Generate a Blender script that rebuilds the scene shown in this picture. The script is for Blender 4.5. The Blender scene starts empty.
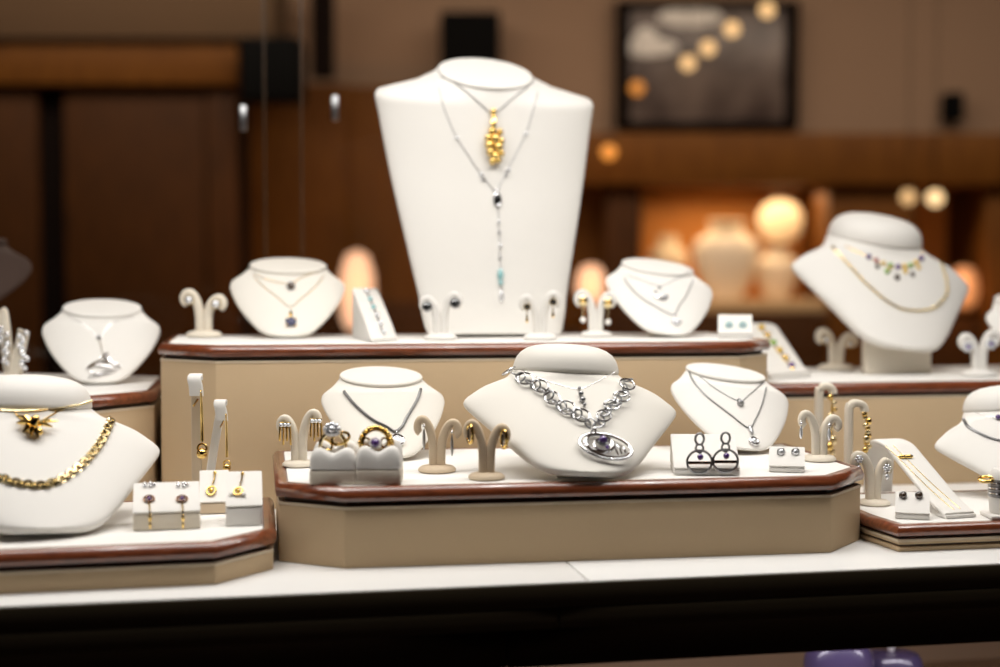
import bpy, math, random
import numpy as np
from mathutils import Vector, Matrix
from mathutils.bvhtree import BVHTree
random.seed(7)
SC = bpy.context.scene
COL = SC.collection
# ---------------------------------------------------------------- camera numbers (1000 x 667 frame)
F = 1000 * 50 / 36.0
PITCH = math.atan(58.5 / F)
CZ = 0.92                       # height of the counter top above the floor
CAMZ = CZ + 0.287
cp, sp = math.cos(PITCH), math.sin(PITCH)
CAM = Vector((0, 0, CAMZ))
def ray(px, py):
    x = (px - 500) / F; u = -(py - 333.5) / F
    return Vector((x, cp + u * sp, -sp + u * cp))
def at(px, py, Y):              # point seen at a pixel, at distance Y from the camera
    d = ray(px, py); return CAM + d * (Y / d.y)
def onz(px, py, z):             # point seen at a pixel on the level z above the counter top
    d = ray(px, py); return CAM + d * ((CZ + z - CAMZ) / d.z)
# ---------------------------------------------------------------- materials
def new_mat(name):
    m = bpy.data.materials.new(name); m.use_nodes = True
    return m, m.node_tree.nodes, m.node_tree.links, m.node_tree.nodes['Principled BSDF']
def mat(name, col, rough=.5, metal=0., spec=.5, coat=0., bump=0., bscale=400., var=0., emis=None, estr=0., sheen=0.):
    m, n, l, b = new_mat(name)
    b.inputs['Base Color'].default_value = (*col, 1)
    b.inputs['Roughness'].default_value = rough; b.inputs['Metallic'].default_value = metal
    b.inputs['Specular IOR Level'].default_value = spec
    b.inputs['Coat Weight'].default_value = coat
    b.inputs['Sheen Weight'].default_value = sheen
    if bump or var:
        tc = n.new('ShaderNodeTexCoord'); nz = n.new('ShaderNodeTexNoise')
        nz.inputs['Scale'].default_value = bscale; nz.inputs['Detail'].default_value = 3
        l.new(tc.outputs['Object'], nz.inputs['Vector'])
    if bump:
        bp = n.new('ShaderNodeBump'); bp.inputs['Strength'].default_value = bump; bp.inputs['Distance'].default_value = .001
        l.new(nz.outputs['Fac'], bp.inputs['Height']); l.new(bp.outputs['Normal'], b.inputs['Normal'])
    if var:
        mx = n.new('ShaderNodeMix'); mx.data_type = 'RGBA'
        mx.inputs['A'].default_value = (*[c * (1 - var) for c in col], 1); mx.inputs['B'].default_value = (*[min(1, c * (1 + var)) for c in col], 1)
        l.new(nz.outputs['Fac'], mx.inputs['Factor']); l.new(mx.outputs['Result'], b.inputs['Base Color'])
    if emis:
        b.inputs['Emission Color'].default_value = (*emis, 1); b.inputs['Emission Strength'].default_value = estr
    return m
def wood(name, c1, c2, rough=.3, coat=.5, scale=18., stretch=(1, 12, 12), spec=.5):
    m, n, l, b = new_mat(name)
    tc = n.new('ShaderNodeTexCoord'); mp = n.new('ShaderNodeMapping'); nz = n.new('ShaderNodeTexNoise'); rp = n.new('ShaderNodeValToRGB')
    mp.inputs['Scale'].default_value = stretch; nz.inputs['Scale'].default_value = scale; nz.inputs['Detail'].default_value = 5
    l.new(tc.outputs['Object'], mp.inputs['Vector']); l.new(mp.outputs['Vector'], nz.inputs['Vector']); l.new(nz.outputs['Fac'], rp.inputs['Fac'])
    rp.color_ramp.elements[0].position = .35; rp.color_ramp.elements[1].position = .68
    rp.color_ramp.elements[0].color = (*c1, 1); rp.color_ramp.elements[1].color = (*c2, 1)
    l.new(rp.outputs['Color'], b.inputs['Base Color'])
    b.inputs['Specular IOR Level'].default_value = spec; b.inputs['Roughness'].default_value = rough; b.inputs['Coat Weight'].default_value = coat; b.inputs['Coat Roughness'].default_value = .15
    return m
M = {}
M['white'] = mat('white leatherette', (.80, .775, .735), .55, bump=.12, bscale=900, spec=.3)
M['cream'] = mat('cream leatherette', (.78, .745, .68), .55, bump=.12, bscale=900, spec=.3)
M['ivory'] = mat('ivory suede', (.74, .67, .56), .7, bump=.1, bscale=900, spec=.2)
M['tan'] = mat('tan suede', (.62, .50, .36), .7, bump=.1, bscale=900, spec=.2)
M['felt'] = mat('white felt', (.82, .80, .765), .8, bump=.15, bscale=1500, spec=.15)
M['linen'] = mat('beige linen', (.58, .430, .268), .75, bump=.25, bscale=1400, var=.05, spec=.15)
M['linen_trim'] = mat('pale linen piping', (.66, .55, .40), .7)
M['reveal'] = mat('shadow brown reveal', (.085, .05, .032), .6)  # dark colour carries the shadow under the wood rim
M['mahogany'] = wood('mahogany', (.135, .031, .010), (.25, .064, .022), .28, 1.)
M['top'] = mat('white laminate', (.83, .82, .80), .35, spec=.4)
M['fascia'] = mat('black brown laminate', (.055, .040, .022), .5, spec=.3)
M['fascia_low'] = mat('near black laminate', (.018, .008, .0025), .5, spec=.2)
M['gold'] = mat('polished gold', (.86, .60, .20), .16, 1.)
M['pale_gold'] = mat('pale gold', (.88, .74, .45), .2, 1.)
M['silver'] = mat('polished silver', (.80, .80, .82), .14, 1.)
M['old_silver'] = mat('darkened silver', (.42, .42, .43), .28, 1.)
M['chain_silver'] = mat('chain silver', (.56, .56, .57), .16, 1.)
M['rose'] = mat('rose gold', (.80, .52, .38), .22, 1.)
M['pearl'] = mat('pearl', (.85, .82, .78), .2, coat=.6)
def gem(name, c, rough=.05): return mat(name, c, rough, 0., 1., coat=1.)
M['purple'] = gem('purple stone', (.10, .04, .22)); M['blue'] = gem('dark blue stone', (.01, .015, .10))
M['black'] = gem('black stone', (.012, .012, .014)); M['aqua'] = gem('pale aqua stone', (.30, .58, .60))
M['green'] = gem('green stone', (.22, .42, .05)); M['yellow'] = gem('yellow stone', (.75, .48, .04)); M['red'] = gem('red stone', (.38, .03, .03))
M['crystal'] = mat('crystal', (.80, .82, .86), .05, .55, 1., coat=1.)
M['brown_gem'] = gem('smoky stone', (.07, .045, .03))
# ---------------------------------------------------------------- mesh builder
class G:
    def __init__(s): s.v = []; s.f = []; s.flat = set()
    def add(s, vs, fs, flat=False):
        o = len(s.v); s.v.extend([tuple(p) for p in vs])
        for f in fs:
            if flat: s.flat.add(len(s.f))
            s.f.append([i + o for i in f])
        return s
    def loft(s, rings, cap0=True, cap1=True, closed=True, flat=False):
        n = len(rings[0]); vs = [p for r in rings for p in r]; fs = []
        for i in range(len(rings) - 1):
            for j in range(n if closed else n - 1):
                k = (j + 1) % n
                fs.append((i * n + j, i * n + k, (i + 1) * n + k, (i + 1) * n + j))
        if cap0: fs.append(tuple(reversed(range(n))))
        if cap1: fs.append(tuple(range((len(rings) - 1) * n, len(rings) * n)))
        return s.add(vs, fs, flat)
    def tube(s, pts, r, n=8, radii=None, cap=True):
        pts = [Vector(p) for p in pts]; rings = []; up = None
        for i, p in enumerate(pts):
            t = (pts[min(i + 1, len(pts) - 1)] - pts[max(i - 1, 0)])
            if t.length < 1e-9: t = Vector((0, 0, 1))
            t.normalize()
            if up is None: up = t.orthogonal().normalized()
            e1 = up - t * up.dot(t)
            e1 = e1.normalized() if e1.length > 1e-6 else t.orthogonal().normalized()
            up = e1; e2 = t.cross(e1); rr = radii[i] if radii is not None else r
            rings.append([p + (e1 * math.cos(2 * math.pi * k / n) + e2 * math.sin(2 * math.pi * k / n)) * rr for k in range(n)])
        return s.loft(rings, cap, cap)
    def ribbon(s, pts, a, b, binormal=Vector((0, 1, 0)), n=14, p=.55, hw=None):
        # a planar path swept with a rounded-rectangle section: a in the plane, b along the binormal
        pts = [Vector(q) for q in pts]; rings = []
        for i, q in enumerate(pts):
            t = (pts[min(i + 1, len(pts) - 1)] - pts[max(i - 1, 0)]).normalized(); e1 = binormal.cross(t).normalized()
            aa = hw[i] if hw is not None else a
            k = 1.0
            ring = []
            for j in range(n):
                c, d = math.cos(2 * math.pi * j / n), math.sin(2 * math.pi * j / n)
                ring.append(q + e1 * (aa * k * math.copysign(abs(c) ** p, c)) + binormal * (b * k * math.copysign(abs(d) ** p, d)))
            rings.append(ring)
        return s.loft(rings)
    def lathe(s, prof, c=(0, 0, 0), n=28, sx=1, sy=1, axis=None):
        c = Vector(c); rings = []
        if axis is None: ex, ey, ez = Vector((1, 0, 0)), Vector((0, 1, 0)), Vector((0, 0, 1))
        else:
            ez = Vector(axis).normalized(); ex = ez.orthogonal().normalized(); ey = ez.cross(ex)
        for r, z in prof:
            rings.append([c + ex * (math.cos(2 * math.pi * k / n) * r * sx) + ey * (math.sin(2 * math.pi * k / n) * r * sy) + ez * z for k in range(n)])
        return s.loft(rings)
    def ball(s, c, r, n=12, m=8, sc=(1, 1, 1), rot=None, flat=False):
        c = Vector(c); rings = []
        for i in range(m + 1):
            a = -math.pi / 2 + math.pi * i / m; a = max(min(a, math.pi / 2 - .02), -math.pi / 2 + .02)
            ring = []
            for k in range(n):
                q = Vector((math.cos(a) * math.cos(2 * math.pi * k / n) * r * sc[0], math.cos(a) * math.sin(2 * math.pi * k / n) * r * sc[1], math.sin(a) * r * sc[2]))
                if rot is not None: q = rot @ q
                ring.append(c + q)
            rings.append(ring)
        return s.loft(rings, flat=flat)
    def torus(s, c, e1, e2, R, r, n=20, m=8, R2=None, a0=0, a1=2 * math.pi, rz=1.0):
        c = Vector(c); e1 = Vector(e1).normalized(); e2 = Vector(e2).normalized(); nz = e1.cross(e2).normalized(); R2 = R2 or R
        full = abs(a1 - a0 - 2 * math.pi) < 1e-6; rings = []
        for i in range(n if full else n + 1):
            a = a0 + (a1 - a0) * i / n
            d = e1 * math.cos(a) * R + e2 * math.sin(a) * R2; o = (e1 * math.cos(a) + e2 * math.sin(a)).normalized()
            rings.append([c + d + o * (r * math.cos(2 * math.pi * k / m)) + nz * (r * rz * math.sin(2 * math.pi * k / m)) for k in range(m)])
        if full: rings.append(rings[0])
        return s.loft(rings, not full, not full)
    def box(s, lo, hi, bev=0.0):
        x0, y0, z0 = lo; x1, y1, z1 = hi
        if bev <= 0:
            vs = [(x0, y0, z0), (x1, y0, z0), (x1, y1, z0), (x0, y1, z0), (x0, y0, z1), (x1, y0, z1), (x1, y1, z1), (x0, y1, z1)]
            return s.add(vs, [(3, 2, 1, 0), (4, 5, 6, 7), (0, 1, 5, 4), (1, 2, 6, 5), (2, 3, 7, 6), (3, 0, 4, 7)], True)
        return s.rprism([(x0, y0), (x1, y0), (x1, y1), (x0, y1)], z0, z1, bev)
    def rprism(s, poly, z0, z1, bev=.002, steps=3):
        # an upright prism with rounded rims and corners
        P = round_poly(poly, bev * 1.6, 3); rings = []
        for t in [i / steps for i in range(steps + 1)]:
            a = t * math.pi / 2; rings.append([(q[0], q[1], z0 + bev * (1 - math.cos(a))) for q in inset(P, bev * (1 - math.sin(a)))])
        for t in [1 - i / steps for i in range(steps + 1)]:
            a = t * math.pi / 2; rings.append([(q[0], q[1], z1 - bev * (1 - math.cos(a))) for q in inset(P, bev * (1 - math.sin(a)))])
        return s.loft(rings)
    def build(s, name, m, parent=None, world=False, smooth=True, sharp=40):
        me = bpy.data.meshes.new(name)
        off = Vector((0, 0, 0)); q_ = parent
        while world and q_ is not None: off += Vector(q_.location); q_ = q_.parent
        vs = [(p[0] - off.x, p[1] - off.y, p[2] - off.z) for p in s.v]
        me.from_pydata(vs, [], s.f); me.validate(); me.update()
        import bmesh
        bm = bmesh.new(); bm.from_mesh(me); bmesh.ops.recalc_face_normals(bm, faces=bm.faces); bm.to_mesh(me); bm.free()
        if smooth:
            for p in me.polygons: p.use_smooth = True
            try: me.set_sharp_from_angle(angle=math.radians(sharp))
            except Exception: pass
        me.materials.append(m if not isinstance(m, str) else M[m])
        o = bpy.data.objects.new(name, me); COL.objects.link(o)
        if parent is not None: o.parent = parent
        return o
def inset(P, d):
    n = len(P); out = []
    area = sum(P[i][0] * P[(i + 1) % n][1] - P[(i + 1) % n][0] * P[i][1] for i in range(n)); sg = 1 if area > 0 else -1
    for i in range(n):
        a, b, c = Vector(P[i - 1][:2]), Vector(P[i][:2]), Vector(P[(i + 1) % n][:2])
        d1, d2 = (b - a).normalized(), (c - b).normalized()
        n1, n2 = Vector((-d1.y, d1.x)) * sg, Vector((-d2.y, d2.x)) * sg
        k = 1 + n1.dot(n2)
        q = b + (n1 + n2) * (d / max(k, .3)); out.append((q.x, q.y))
    return out
def round_poly(P, r, n=3):
    out = []; m = len(P)
    for i in range(m):
        a, b, c = Vector(P[i - 1][:2]), Vector(P[i][:2]), Vector(P[(i + 1) % m][:2])
        d1, d2 = (a - b), (c - b); rr = min(r, d1.length * .45, d2.length * .45)
        p, q = b + d1.normalized() * rr, b + d2.normalized() * rr
        for k in range(n + 1):
            t = k / n; w = p * (1 - t) ** 2 + b * 2 * t * (1 - t) + q * t * t; out.append((w.x, w.y))
    return out
def thing(name, label, cat, loc=(0, 0, 0), rotz=0., group=None):
    o = bpy.data.objects.new(name, None); COL.objects.link(o); o.location = loc; o.rotation_euler = (0, 0, rotz)
    o.empty_display_size = .01
    return tag(o, label, cat, group)
def tag(o, label=None, cat=None, group=None, kind=None):
    if label: o['label'] = label
    if cat: o['category'] = cat
    if group: o['group'] = group
    if kind: o['kind'] = kind
    return o
def spline(pts, n):
    # Catmull-Rom through 2D/3D points, n samples evenly spread by length
    P = [Vector(p) for p in pts]; dense = []
    for i in range(len(P) - 1):
        p0 = P[i - 1] if i else P[0] * 2 - P[1]; p1, p2 = P[i], P[i + 1]; p3 = P[i + 2] if i + 2 < len(P) else P[-1] * 2 - P[-2]
        for k in range(16):
            t = k / 16; dense.append(.5 * ((2 * p1) + (p2 - p0) * t + (2 * p0 - 5 * p1 + 4 * p2 - p3) * t * t + (3 * p1 - p0 - 3 * p2 + p3) * t ** 3))
    dense.append(P[-1]); L = [0.]
    for a, b in zip(dense, dense[1:]): L.append(L[-1] + (b - a).length)
    out = []; j = 0
    for i in range(n):
        s_ = L[-1] * i / (n - 1)
        while j < len(L) - 2 and L[j + 1] < s_: j += 1
        u = (s_ - L[j]) / max(L[j + 1] - L[j], 1e-12); out.append(dense[j].lerp(dense[j + 1], min(max(u, 0), 1)))
    return out
def tree_of(objs):
    vs = []; fs = []
    for o in objs:
        mw = Matrix.Translation(o.parent.location) @ Matrix.Rotation(o.parent.rotation_euler[2], 4, 'Z') if o.parent else Matrix()
        k = len(vs); vs += [mw @ v.co for v in o.data.vertices]; fs += [[i + k for i in p.vertices] for p in o.data.polygons]
    return BVHTree.FromPolygons(vs, fs)
def drape(tree, pts, n, off):
    # a curve lying on a surface: points and surface normals
    out = []; last = None
    for q in spline([(p[0], p[1], 0) for p in pts], n):
        d = ray(q.x, q.y).normalized(); h = tree.ray_cast(CAM, d)
        if h[0] is None:
            p = CAM + d * (last[2] if last else (tree.find_nearest(at(q.x, q.y, 1.7))[0] - CAM).length)
            h2 = tree.find_nearest(p); hp, hn, dist = h2[0], h2[1], (h2[0] - CAM).length
        else: hp, hn, dist = h[0], h[1], h[3]
        if hn.dot(d) > 0: hn = -hn
        last = (hp, hn, dist); out.append((hp + hn * off, hn))
    return out
def spot(tree, px, py, off=0.001):
    d = ray(px, py).normalized(); h = tree.ray_cast(CAM, d); hn = h[1]
    if hn is None:
        h = tree.find_nearest(at(px, py, 1.7)); hn = h[1]
    if hn.dot(d) > 0: hn = -hn
    return h[0] + hn * off, hn
def frame(nrm):
    # right / up vectors of a surface that faces roughly to the viewer
    r = Vector((0, 0, 1)).cross(nrm); r = (-r if r.x < 0 else r).normalized(); u = nrm.cross(r).normalized()
    if u.z < 0: u = -u
    return r, u
# ---------------------------------------------------------------- chains
def fine_chain(name, mt, parent, pts, r=.0005, link=.0016):
    # a draped chain: links as alternately swelling rings along the curve
    P = [p for p, n in pts]; L = sum((b - a).length for a, b in zip(P, P[1:])); k = max(12, int(L / link) * 4)
    k = min(k, 900); Q = spline(P, k); rad = [r * (1.25 if i % 4 in (1, 2) else .62) for i in range(k)]
    return G().tube(Q, r, 6, rad).build(name, mt, parent, True)
def link_chain(name, mt, parent, pts, R=.003, r=.0007, pitch=.75, ratio=.7, tilt=.5):
    P = [p for p, n in pts]; L = sum((b - a).length for a, b in zip(P, P[1:])); k = max(3, int(L / (R * 2 * pitch)))
    Q = spline(P, k); g = G(); N = [n for p, n in pts]
    for i, q in enumerate(Q):
        t = (Q[min(i + 1, k - 1)] - Q[max(i - 1, 0)]).normalized(); nn = N[min(int(i * len(N) / k), len(N) - 1)]
        w = nn.cross(t).normalized(); ang = tilt if i % 2 else -tilt; w = (w * math.cos(ang) + nn * math.sin(ang)).normalized()
        g.torus(q, t, w, R, r, 16, 6, R * ratio)
    return g.build(name, mt, parent, True)
def cr(xs,ys,t):
    # monotone-ish cubic interpolation
    xs=np.array(xs,float); ys=np.array(ys,float); h=np.diff(xs); m=np.diff(ys)/h
    d=np.zeros_like(xs); d[0]=m[0]; d[-1]=m[-1]
    for i in range(1,len(xs)-1):
        if m[i-1]*m[i]>0:
            w1=2*h[i]+h[i-1]; w2=h[i]+2*h[i-1]; d[i]=(w1+w2)/(w1/m[i-1]+w2/m[i])
    k=np.clip(np.searchsorted(xs,t,side='right')-1,0,len(xs)-2); u=(t-xs[k])/h[k]
    return ((1+2*u)*(1-u)**2*ys[k]+u*(1-u)**2*h[k]*d[k]+u*u*(3-2*u)*ys[k+1]+u*u*(u-1)*h[k]*d[k+1])
BUST_SMALL=dict(keys=[(0,.10,.05),(.03,.26,.09),(.10,.42,.12),(.22,.56,.13),(.42,.74,.14),(.62,.88,.14),(.8,.97,.14),(.90,1.0,.13),(.97,.985,.13),(1.05,.92,.13),(1.13,.83,.14),(1.2,.755,.16),(1.26,.70,.2),(1.31,.665,.2)],
  sweep=.22, b0=1.0,b1=1.26, we=.655,de=.44,n0=-.30, nk=.775, ls=1.4475, cap='flat', wc=.68,dc=.47,tc=.0598, captilt=1.0014, neck=.05)
BUST_LARGE=dict(keys=[(0,.14,.06),(.025,.27,.11),(.09,.40,.15),(.2,.515,.17),(.4,.675,.17),(.6,.835,.165),(.74,.945,.15),(.80,.988,.14),(.835,1.0,.135),(.868,.985,.135),(.92,.915,.14),(1.0,.80,.14),(1.1,.675,.15),(1.2,.575,.18),(1.32,.50,.2)],
  sweep=.20, b0=.98,b1=1.28, we=.48,de=.40,n0=-.26, nk=.7253, ls=1.1954, cap='dome', wc=.495,dc=.42,tc=.2684, captilt=.792, neck=.05)
def rings(T,M=44,N=64):
    k=np.array(T['keys']); S=np.concatenate([np.linspace(0,.1,8)[:-1],np.linspace(.1,k[-1,0],M-7)])
    w=cr(k[:,0],k[:,1],S); th=cr(k[:,0],k[:,2],S)
    ph=np.linspace(0,2*np.pi,N,endpoint=False); c,s=np.cos(ph),np.sin(ph)
    out=[]
    for Si,wi,ti in zip(S,w,th):
        bs=T.get('bs',T['b0']); b=np.clip((Si-bs)/(T['b1']-bs),0,1); b=b*b*(3-2*b)
        x=wi*np.sign(c)*np.abs(c)**.75
        n=-T['sweep']*x*x-ti/2+ti/2*np.sign(s)*np.abs(s)**.6
        we=wi; xe=we*c; ne=T['n0']+.96*T['dc']*math.cos(T['captilt'])*s
        X=x*(1-b)+xe*b; Nn=n*(1-b)+ne*b
        # bend toward +n above b0 by gamma
        # the upper rings lean into the plane of the cap
        q=np.clip((Si-T['b0']+T.get('q0',.3))/(k[-1,0]-T['b0']+T.get('q0',.3)),0,1); q=q**1.3
        sc=Si*T['ls']; sc0=T['b0']*T['ls']; sc=sc if sc<sc0 else sc0+(sc-sc0)*T['nk']
        out.append(np.stack([X,sc-q*(Nn-T['n0'])*math.tan(T['captilt']),Nn],-1))
    out=np.array(out)
    body=out
    st=(T['b0']+(k[-1,0]-T['b0'])*T['nk'])*T['ls']; cap=[]
    if T['cap']=='flat':
        prof=[(.90,-.02),(.98,.0),(1.0,.25),(1.0,.55),(.985,.8),(.95,.95),(.88,1.0),(.6,1.05),(.3,1.08),(.02,1.09)]
        for r,z in prof: cap.append((T['wc']*r,T['dc']*r,st+z*T['tc']))
    else:
        prof=[(.93,-.05),(1.0,.0),(1.02,.06),(1.015,.14),(.995,.3),(.955,.48),(.88,.66),(.76,.81),(.6,.91),(.4,.97),(.2,.995),(.02,1.0)]
        for r,z in prof: cap.append((T['wc']*r,T['dc']*r,st+z*T['tc']))
    ct=T['captilt']; cc=[]
    for a,d,z in cap:
        x=a*c; dn=d*s; zz=z-st
        # tilt cap plane about x axis through (st,n0): front goes down
        s2=st+zz*math.cos(ct)-dn*math.sin(ct); n2=T['n0']+zz*math.sin(ct)+dn*math.cos(ct)
        cc.append(np.stack([x,s2,n2],-1))
    return body,np.array(cc)
def xform(P,p):
    X0,Y0,Z0,k,lean,yaw,roll=p
    x,s,n=P[...,0]*k,P[...,1]*k,P[...,2]*k
    # plate: up leans back; world y away. local frame (x, y=-n, z=s)
    y=-n; z=s
    y,z=y*math.cos(lean)+z*math.sin(lean), -y*math.sin(lean)+z*math.cos(lean)
    # roll about y (clockwise in image positive)
    x,z=x*math.cos(roll)+z*math.sin(roll), -x*math.sin(roll)+z*math.cos(roll)
    # yaw about z: positive = face to viewer's right
    x,y=x*math.cos(yaw)-y*math.sin(yaw), x*math.sin(yaw)+y*math.cos(yaw)
    return np.stack([X0+x,Y0+y,Z0+z],-1)
BUST_TALL=dict(q0=1.3, bs=1.2, keys=[(0,.575,.10),(.03,.60,.15),(.35,.665,.16),(.7,.74,.17),(1.4,.885,.17),(1.85,.965,.14),(2.05,.997,.11),(2.09,.99,.10),(2.115,.955,.10),(2.14,.87,.11),(2.165,.775,.13),(2.20,.66,.15),(2.235,.60,.18),(2.29,.49,.2),(2.34,.44,.22)],
  sweep=.16, b0=1.95,b1=2.32, we=.44,de=.36,n0=-.22, nk=.738, ls=1.0412, cap='flat', wc=.43,dc=.35,tc=.03, captilt=.6669, neck=.05)
# ---------------------------------------------------------------- busts
BUSTS = {}
def make_bust(key, T, p, label, group=None, z=0., body_mat='white', cap_mat='white', stand=True, name='necklace_bust', sw=.30):
    root = thing(name, label, 'necklace bust', (p[0], p[1], CZ + z), 0, group)
    body, cap = rings(T, 56, 72); p = list(p)
    body, cap = xform(body, p), xform(cap, p)
    dz = max(0., CZ + z + .0005 - min(body[..., 2].min(), cap[..., 2].min())); body[..., 2] += dz; cap[..., 2] += dz; p[2] += dz
    g = G(); g.loft([list(map(tuple, r)) for r in body]); b = g.build('torso_form' if T is BUST_TALL else 'neck_form', body_mat, root, True, sharp=80)
    g = G(); g.loft([list(map(tuple, r)) for r in cap]); c = g.build('neck_cap', cap_mat, root, True, sharp=70)
    if stand:
        k = p[3]; th = .10
        S = T['keys'][-1][0] * T['ls']
        def q(x, s_, n): return Vector(xform(np.array([x, s_, n], float), p))
        ft = [q(-sw, .22 * S, -th), q(sw, .22 * S, -th)]; bt = [q(-sw * .8, .55 * S, -th - .05), q(sw * .8, .55 * S, -th - .05)]
        z0 = CZ + z + .0003
        vs = [(v.x, v.y, z0) for v in ft] + [(v.x, v.y, z0) for v in reversed(bt)] + [tuple(v) for v in ft] + [tuple(v) for v in reversed(bt)]
        G().add(vs, [(3, 2, 1, 0), (4, 5, 6, 7), (0, 1, 5, 4), (1, 2, 6, 5), (2, 3, 7, 6), (3, 0, 4, 7)], True).build('stand_foot', 'ivory', root, True)
    bpy.context.view_layer.update()
    BUSTS[key] = tree_of([b, c]); return root
# ---------------------------------------------------------------- stepped display platforms and trays
def platform(name, label, cat, poly, ztop, wood_h=.014, reveal_h=.006, layers=None, over=.003):
    cx = sum(q[0] for q in poly) / len(poly); cy = sum(q[1] for q in poly) / len(poly)
    root = thing(name, label, cat, (cx, cy, CZ))
    def pr(d, z0, z1): return G().rprism(inset(poly, d), CZ + z0, CZ + z1, .0012, 2)
    zb = ztop - wood_h - reveal_h
    if layers is None:
        pr(0, .0003, zb).build('fabric_body', 'linen', root, True)
    else:
        z = .0003
        for a in layers:
            pr(0, z, z + a - .0022).build('fabric_layer', 'linen', root, True)
            pr(.003, z + a - .0025, z + a + .0005).build('groove', 'reveal', root, True); z += a
        zb = z - .0022
    # pale piping along the upper edge of the body
    A_ = inset(poly, -.0004); B_ = inset(poly, .004)
    g = G(); prof = [(A_, zb - .0022), (A_, zb + .0006), (B_, zb + .0006), (B_, zb - .0022), (A_, zb - .0022)]
    g.loft([[(q[0], q[1], CZ + z) for q in P] for P, z in prof], False, False).build('piping', 'linen_trim', root, True)
    pr(.006, zb, ztop - wood_h + .001).build('recess_strip', 'reveal', root, True)
    # mahogany moulding round the rim
    prof = [(.012, -wood_h), (over * -.6, -wood_h), (-over, -wood_h * .78), (-over * 1.15, -wood_h * .55), (-over * .75, -wood_h * .34), (over * .1, -wood_h * .1), (over * .6, -.0004), (.004, 0.), (.0085, -.0002), (.0095, -.003), (.012, -.004), (.012, -wood_h)]
    g = G(); g.loft([[(q[0], q[1], CZ + ztop + z) for q in inset(poly, d)] for d, z in prof], False, False).build('wood_moulding', 'mahogany', root, True, sharp=50)
    P = inset(poly, .0096); G().rprism(P, CZ + ztop - wood_h + .0005, CZ + ztop - .0004, .0010, 2).build('felt_top', 'felt', root, True)
    return root
# ---------------------------------------------------------------- little display stands
STANDS = {}
def ystand(key, cx, by, z, lt, rt, label, mt='ivory', base_w=36, group='horn shaped earring stands', yaw=0.):
    # a round foot, a flat stem and two arms that curl outwards like horns; lt / rt = (reach, height) of the arms in pixels
    p = onz(cx, by - 3, z); s = p.y / F
    root = thing('earring_stand', label, 'earring stand', (p.x, p.y, CZ + z), yaw, group)
    rb = base_w / 2 * s; hb = rb * .36
    G().lathe([(rb * .93, 0.0003), (rb, hb * .2), (rb * .98, hb * .5), (rb * .85, hb * .8), (rb * .6, hb * .97), (rb * .3, hb * 1.05), (.0004, hb * 1.08)], n=32).build('foot', mt, root)
    for sg, (wx, h) in ((-1, lt), (1, rt)):
        kx, kz = wx * s / 22, h * s / 57
        path = [(3.6, 5), (3.7, 14), (3.9, 24), (4.9, 33), (7.0, 41.5), (10.2, 48.2), (13.6, 51.6), (16.8, 51.2), (19.0, 48), (19.6, 43.5), (18.6, 40), (16.8, 38.5)]
        pp = spline([(sg * x * kx, 0, zz * kz) for x, zz in path], 34)
        hw = [s * (4.0 if i < 20 else 4.0 - (i - 20) * .055) * min(1.15, wx / 20) for i in range(34)]
        G().ribbon(pp, 0, 5.2 * s, n=16, hw=hw).build('arm', mt, root, sharp=60)
    STANDS[key] = root; return root
def cane(key, cx, by, z, top, reach, label, side=1, w=11, mt='ivory', yaw=0., group='tall hooked earring stands', lean=0., tip_mat=None):
    # a tall flat post whose top bends over like a walking stick
    p = onz(cx, by, z); s = p.y / F; h = (by - top) * s; r = reach * s
    root = thing('hook_stand', label, 'earring stand', (p.x, p.y, CZ + z), yaw, group)
    dx = lean * s
    if tip_mat:                                # the top bends over towards the viewer and ends in a hanging tab
        tb = 15 * s
        P_ = spline([(0, 0, .0005), (dx * .5, 0, h * .5), (dx, 0, h - 5 * s), (dx, -2.2 * s, h - 1.2 * s), (dx, -5 * s, h - 1.0 * s), (dx, -7.4 * s, h - 4.5 * s), (dx + 1.5 * s, -8 * s, h - tb * .7), (dx + 2.5 * s, -8.5 * s, h - tb * 1.35)], 60)
        cut = next(i for i, q in enumerate(P_) if q.z > h - 6 * s)
        G().ribbon(P_[:cut + 1], 1.5 * s, w * s * .36, binormal=Vector((1, 0, 0)), n=14, p=.4).build('post', mt, root, sharp=60); G().ribbon(P_[cut:], 1.6 * s, w * s * .5, binormal=Vector((1, 0, 0)), n=14, p=.4).build('hook_tip', tip_mat, root, sharp=60)
        G().rprism([(-w * s * .5, -w * s * .5), (w * s * .5, -w * s * .5), (w * s * .5, w * s * .5), (-w * s * .5, w * s * .5)], .0003, 3 * s, .001).build('foot', mt, root)
        return root
    pts = [(0, 0, .0005), (dx * .3, 0, h * .3), (dx, 0, h - r * 1.0), (dx + side * r * .14, 0, h - r * .45), (dx + side * r * .5, 0, h - r * .08), (dx + side * r, 0, h - r * .05), (dx + side * r * 1.5, 0, h - r * .2), (dx + side * r * 1.8, 0, h - r * .6), (dx + side * r * 1.85, 0, h - r * 1.0)]
    sp_ = spline(pts, 60)
    G().ribbon(sp_, w * s * .32, w * s * .5, n=14).build('post', mt, root, sharp=60)
    G().rprism([(-r * .9, -r), (r * .9, -r), (r * .9, r), (-r * .9, r)], .0003, r * .35, .001).build('foot', mt, root)
    return root
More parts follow.
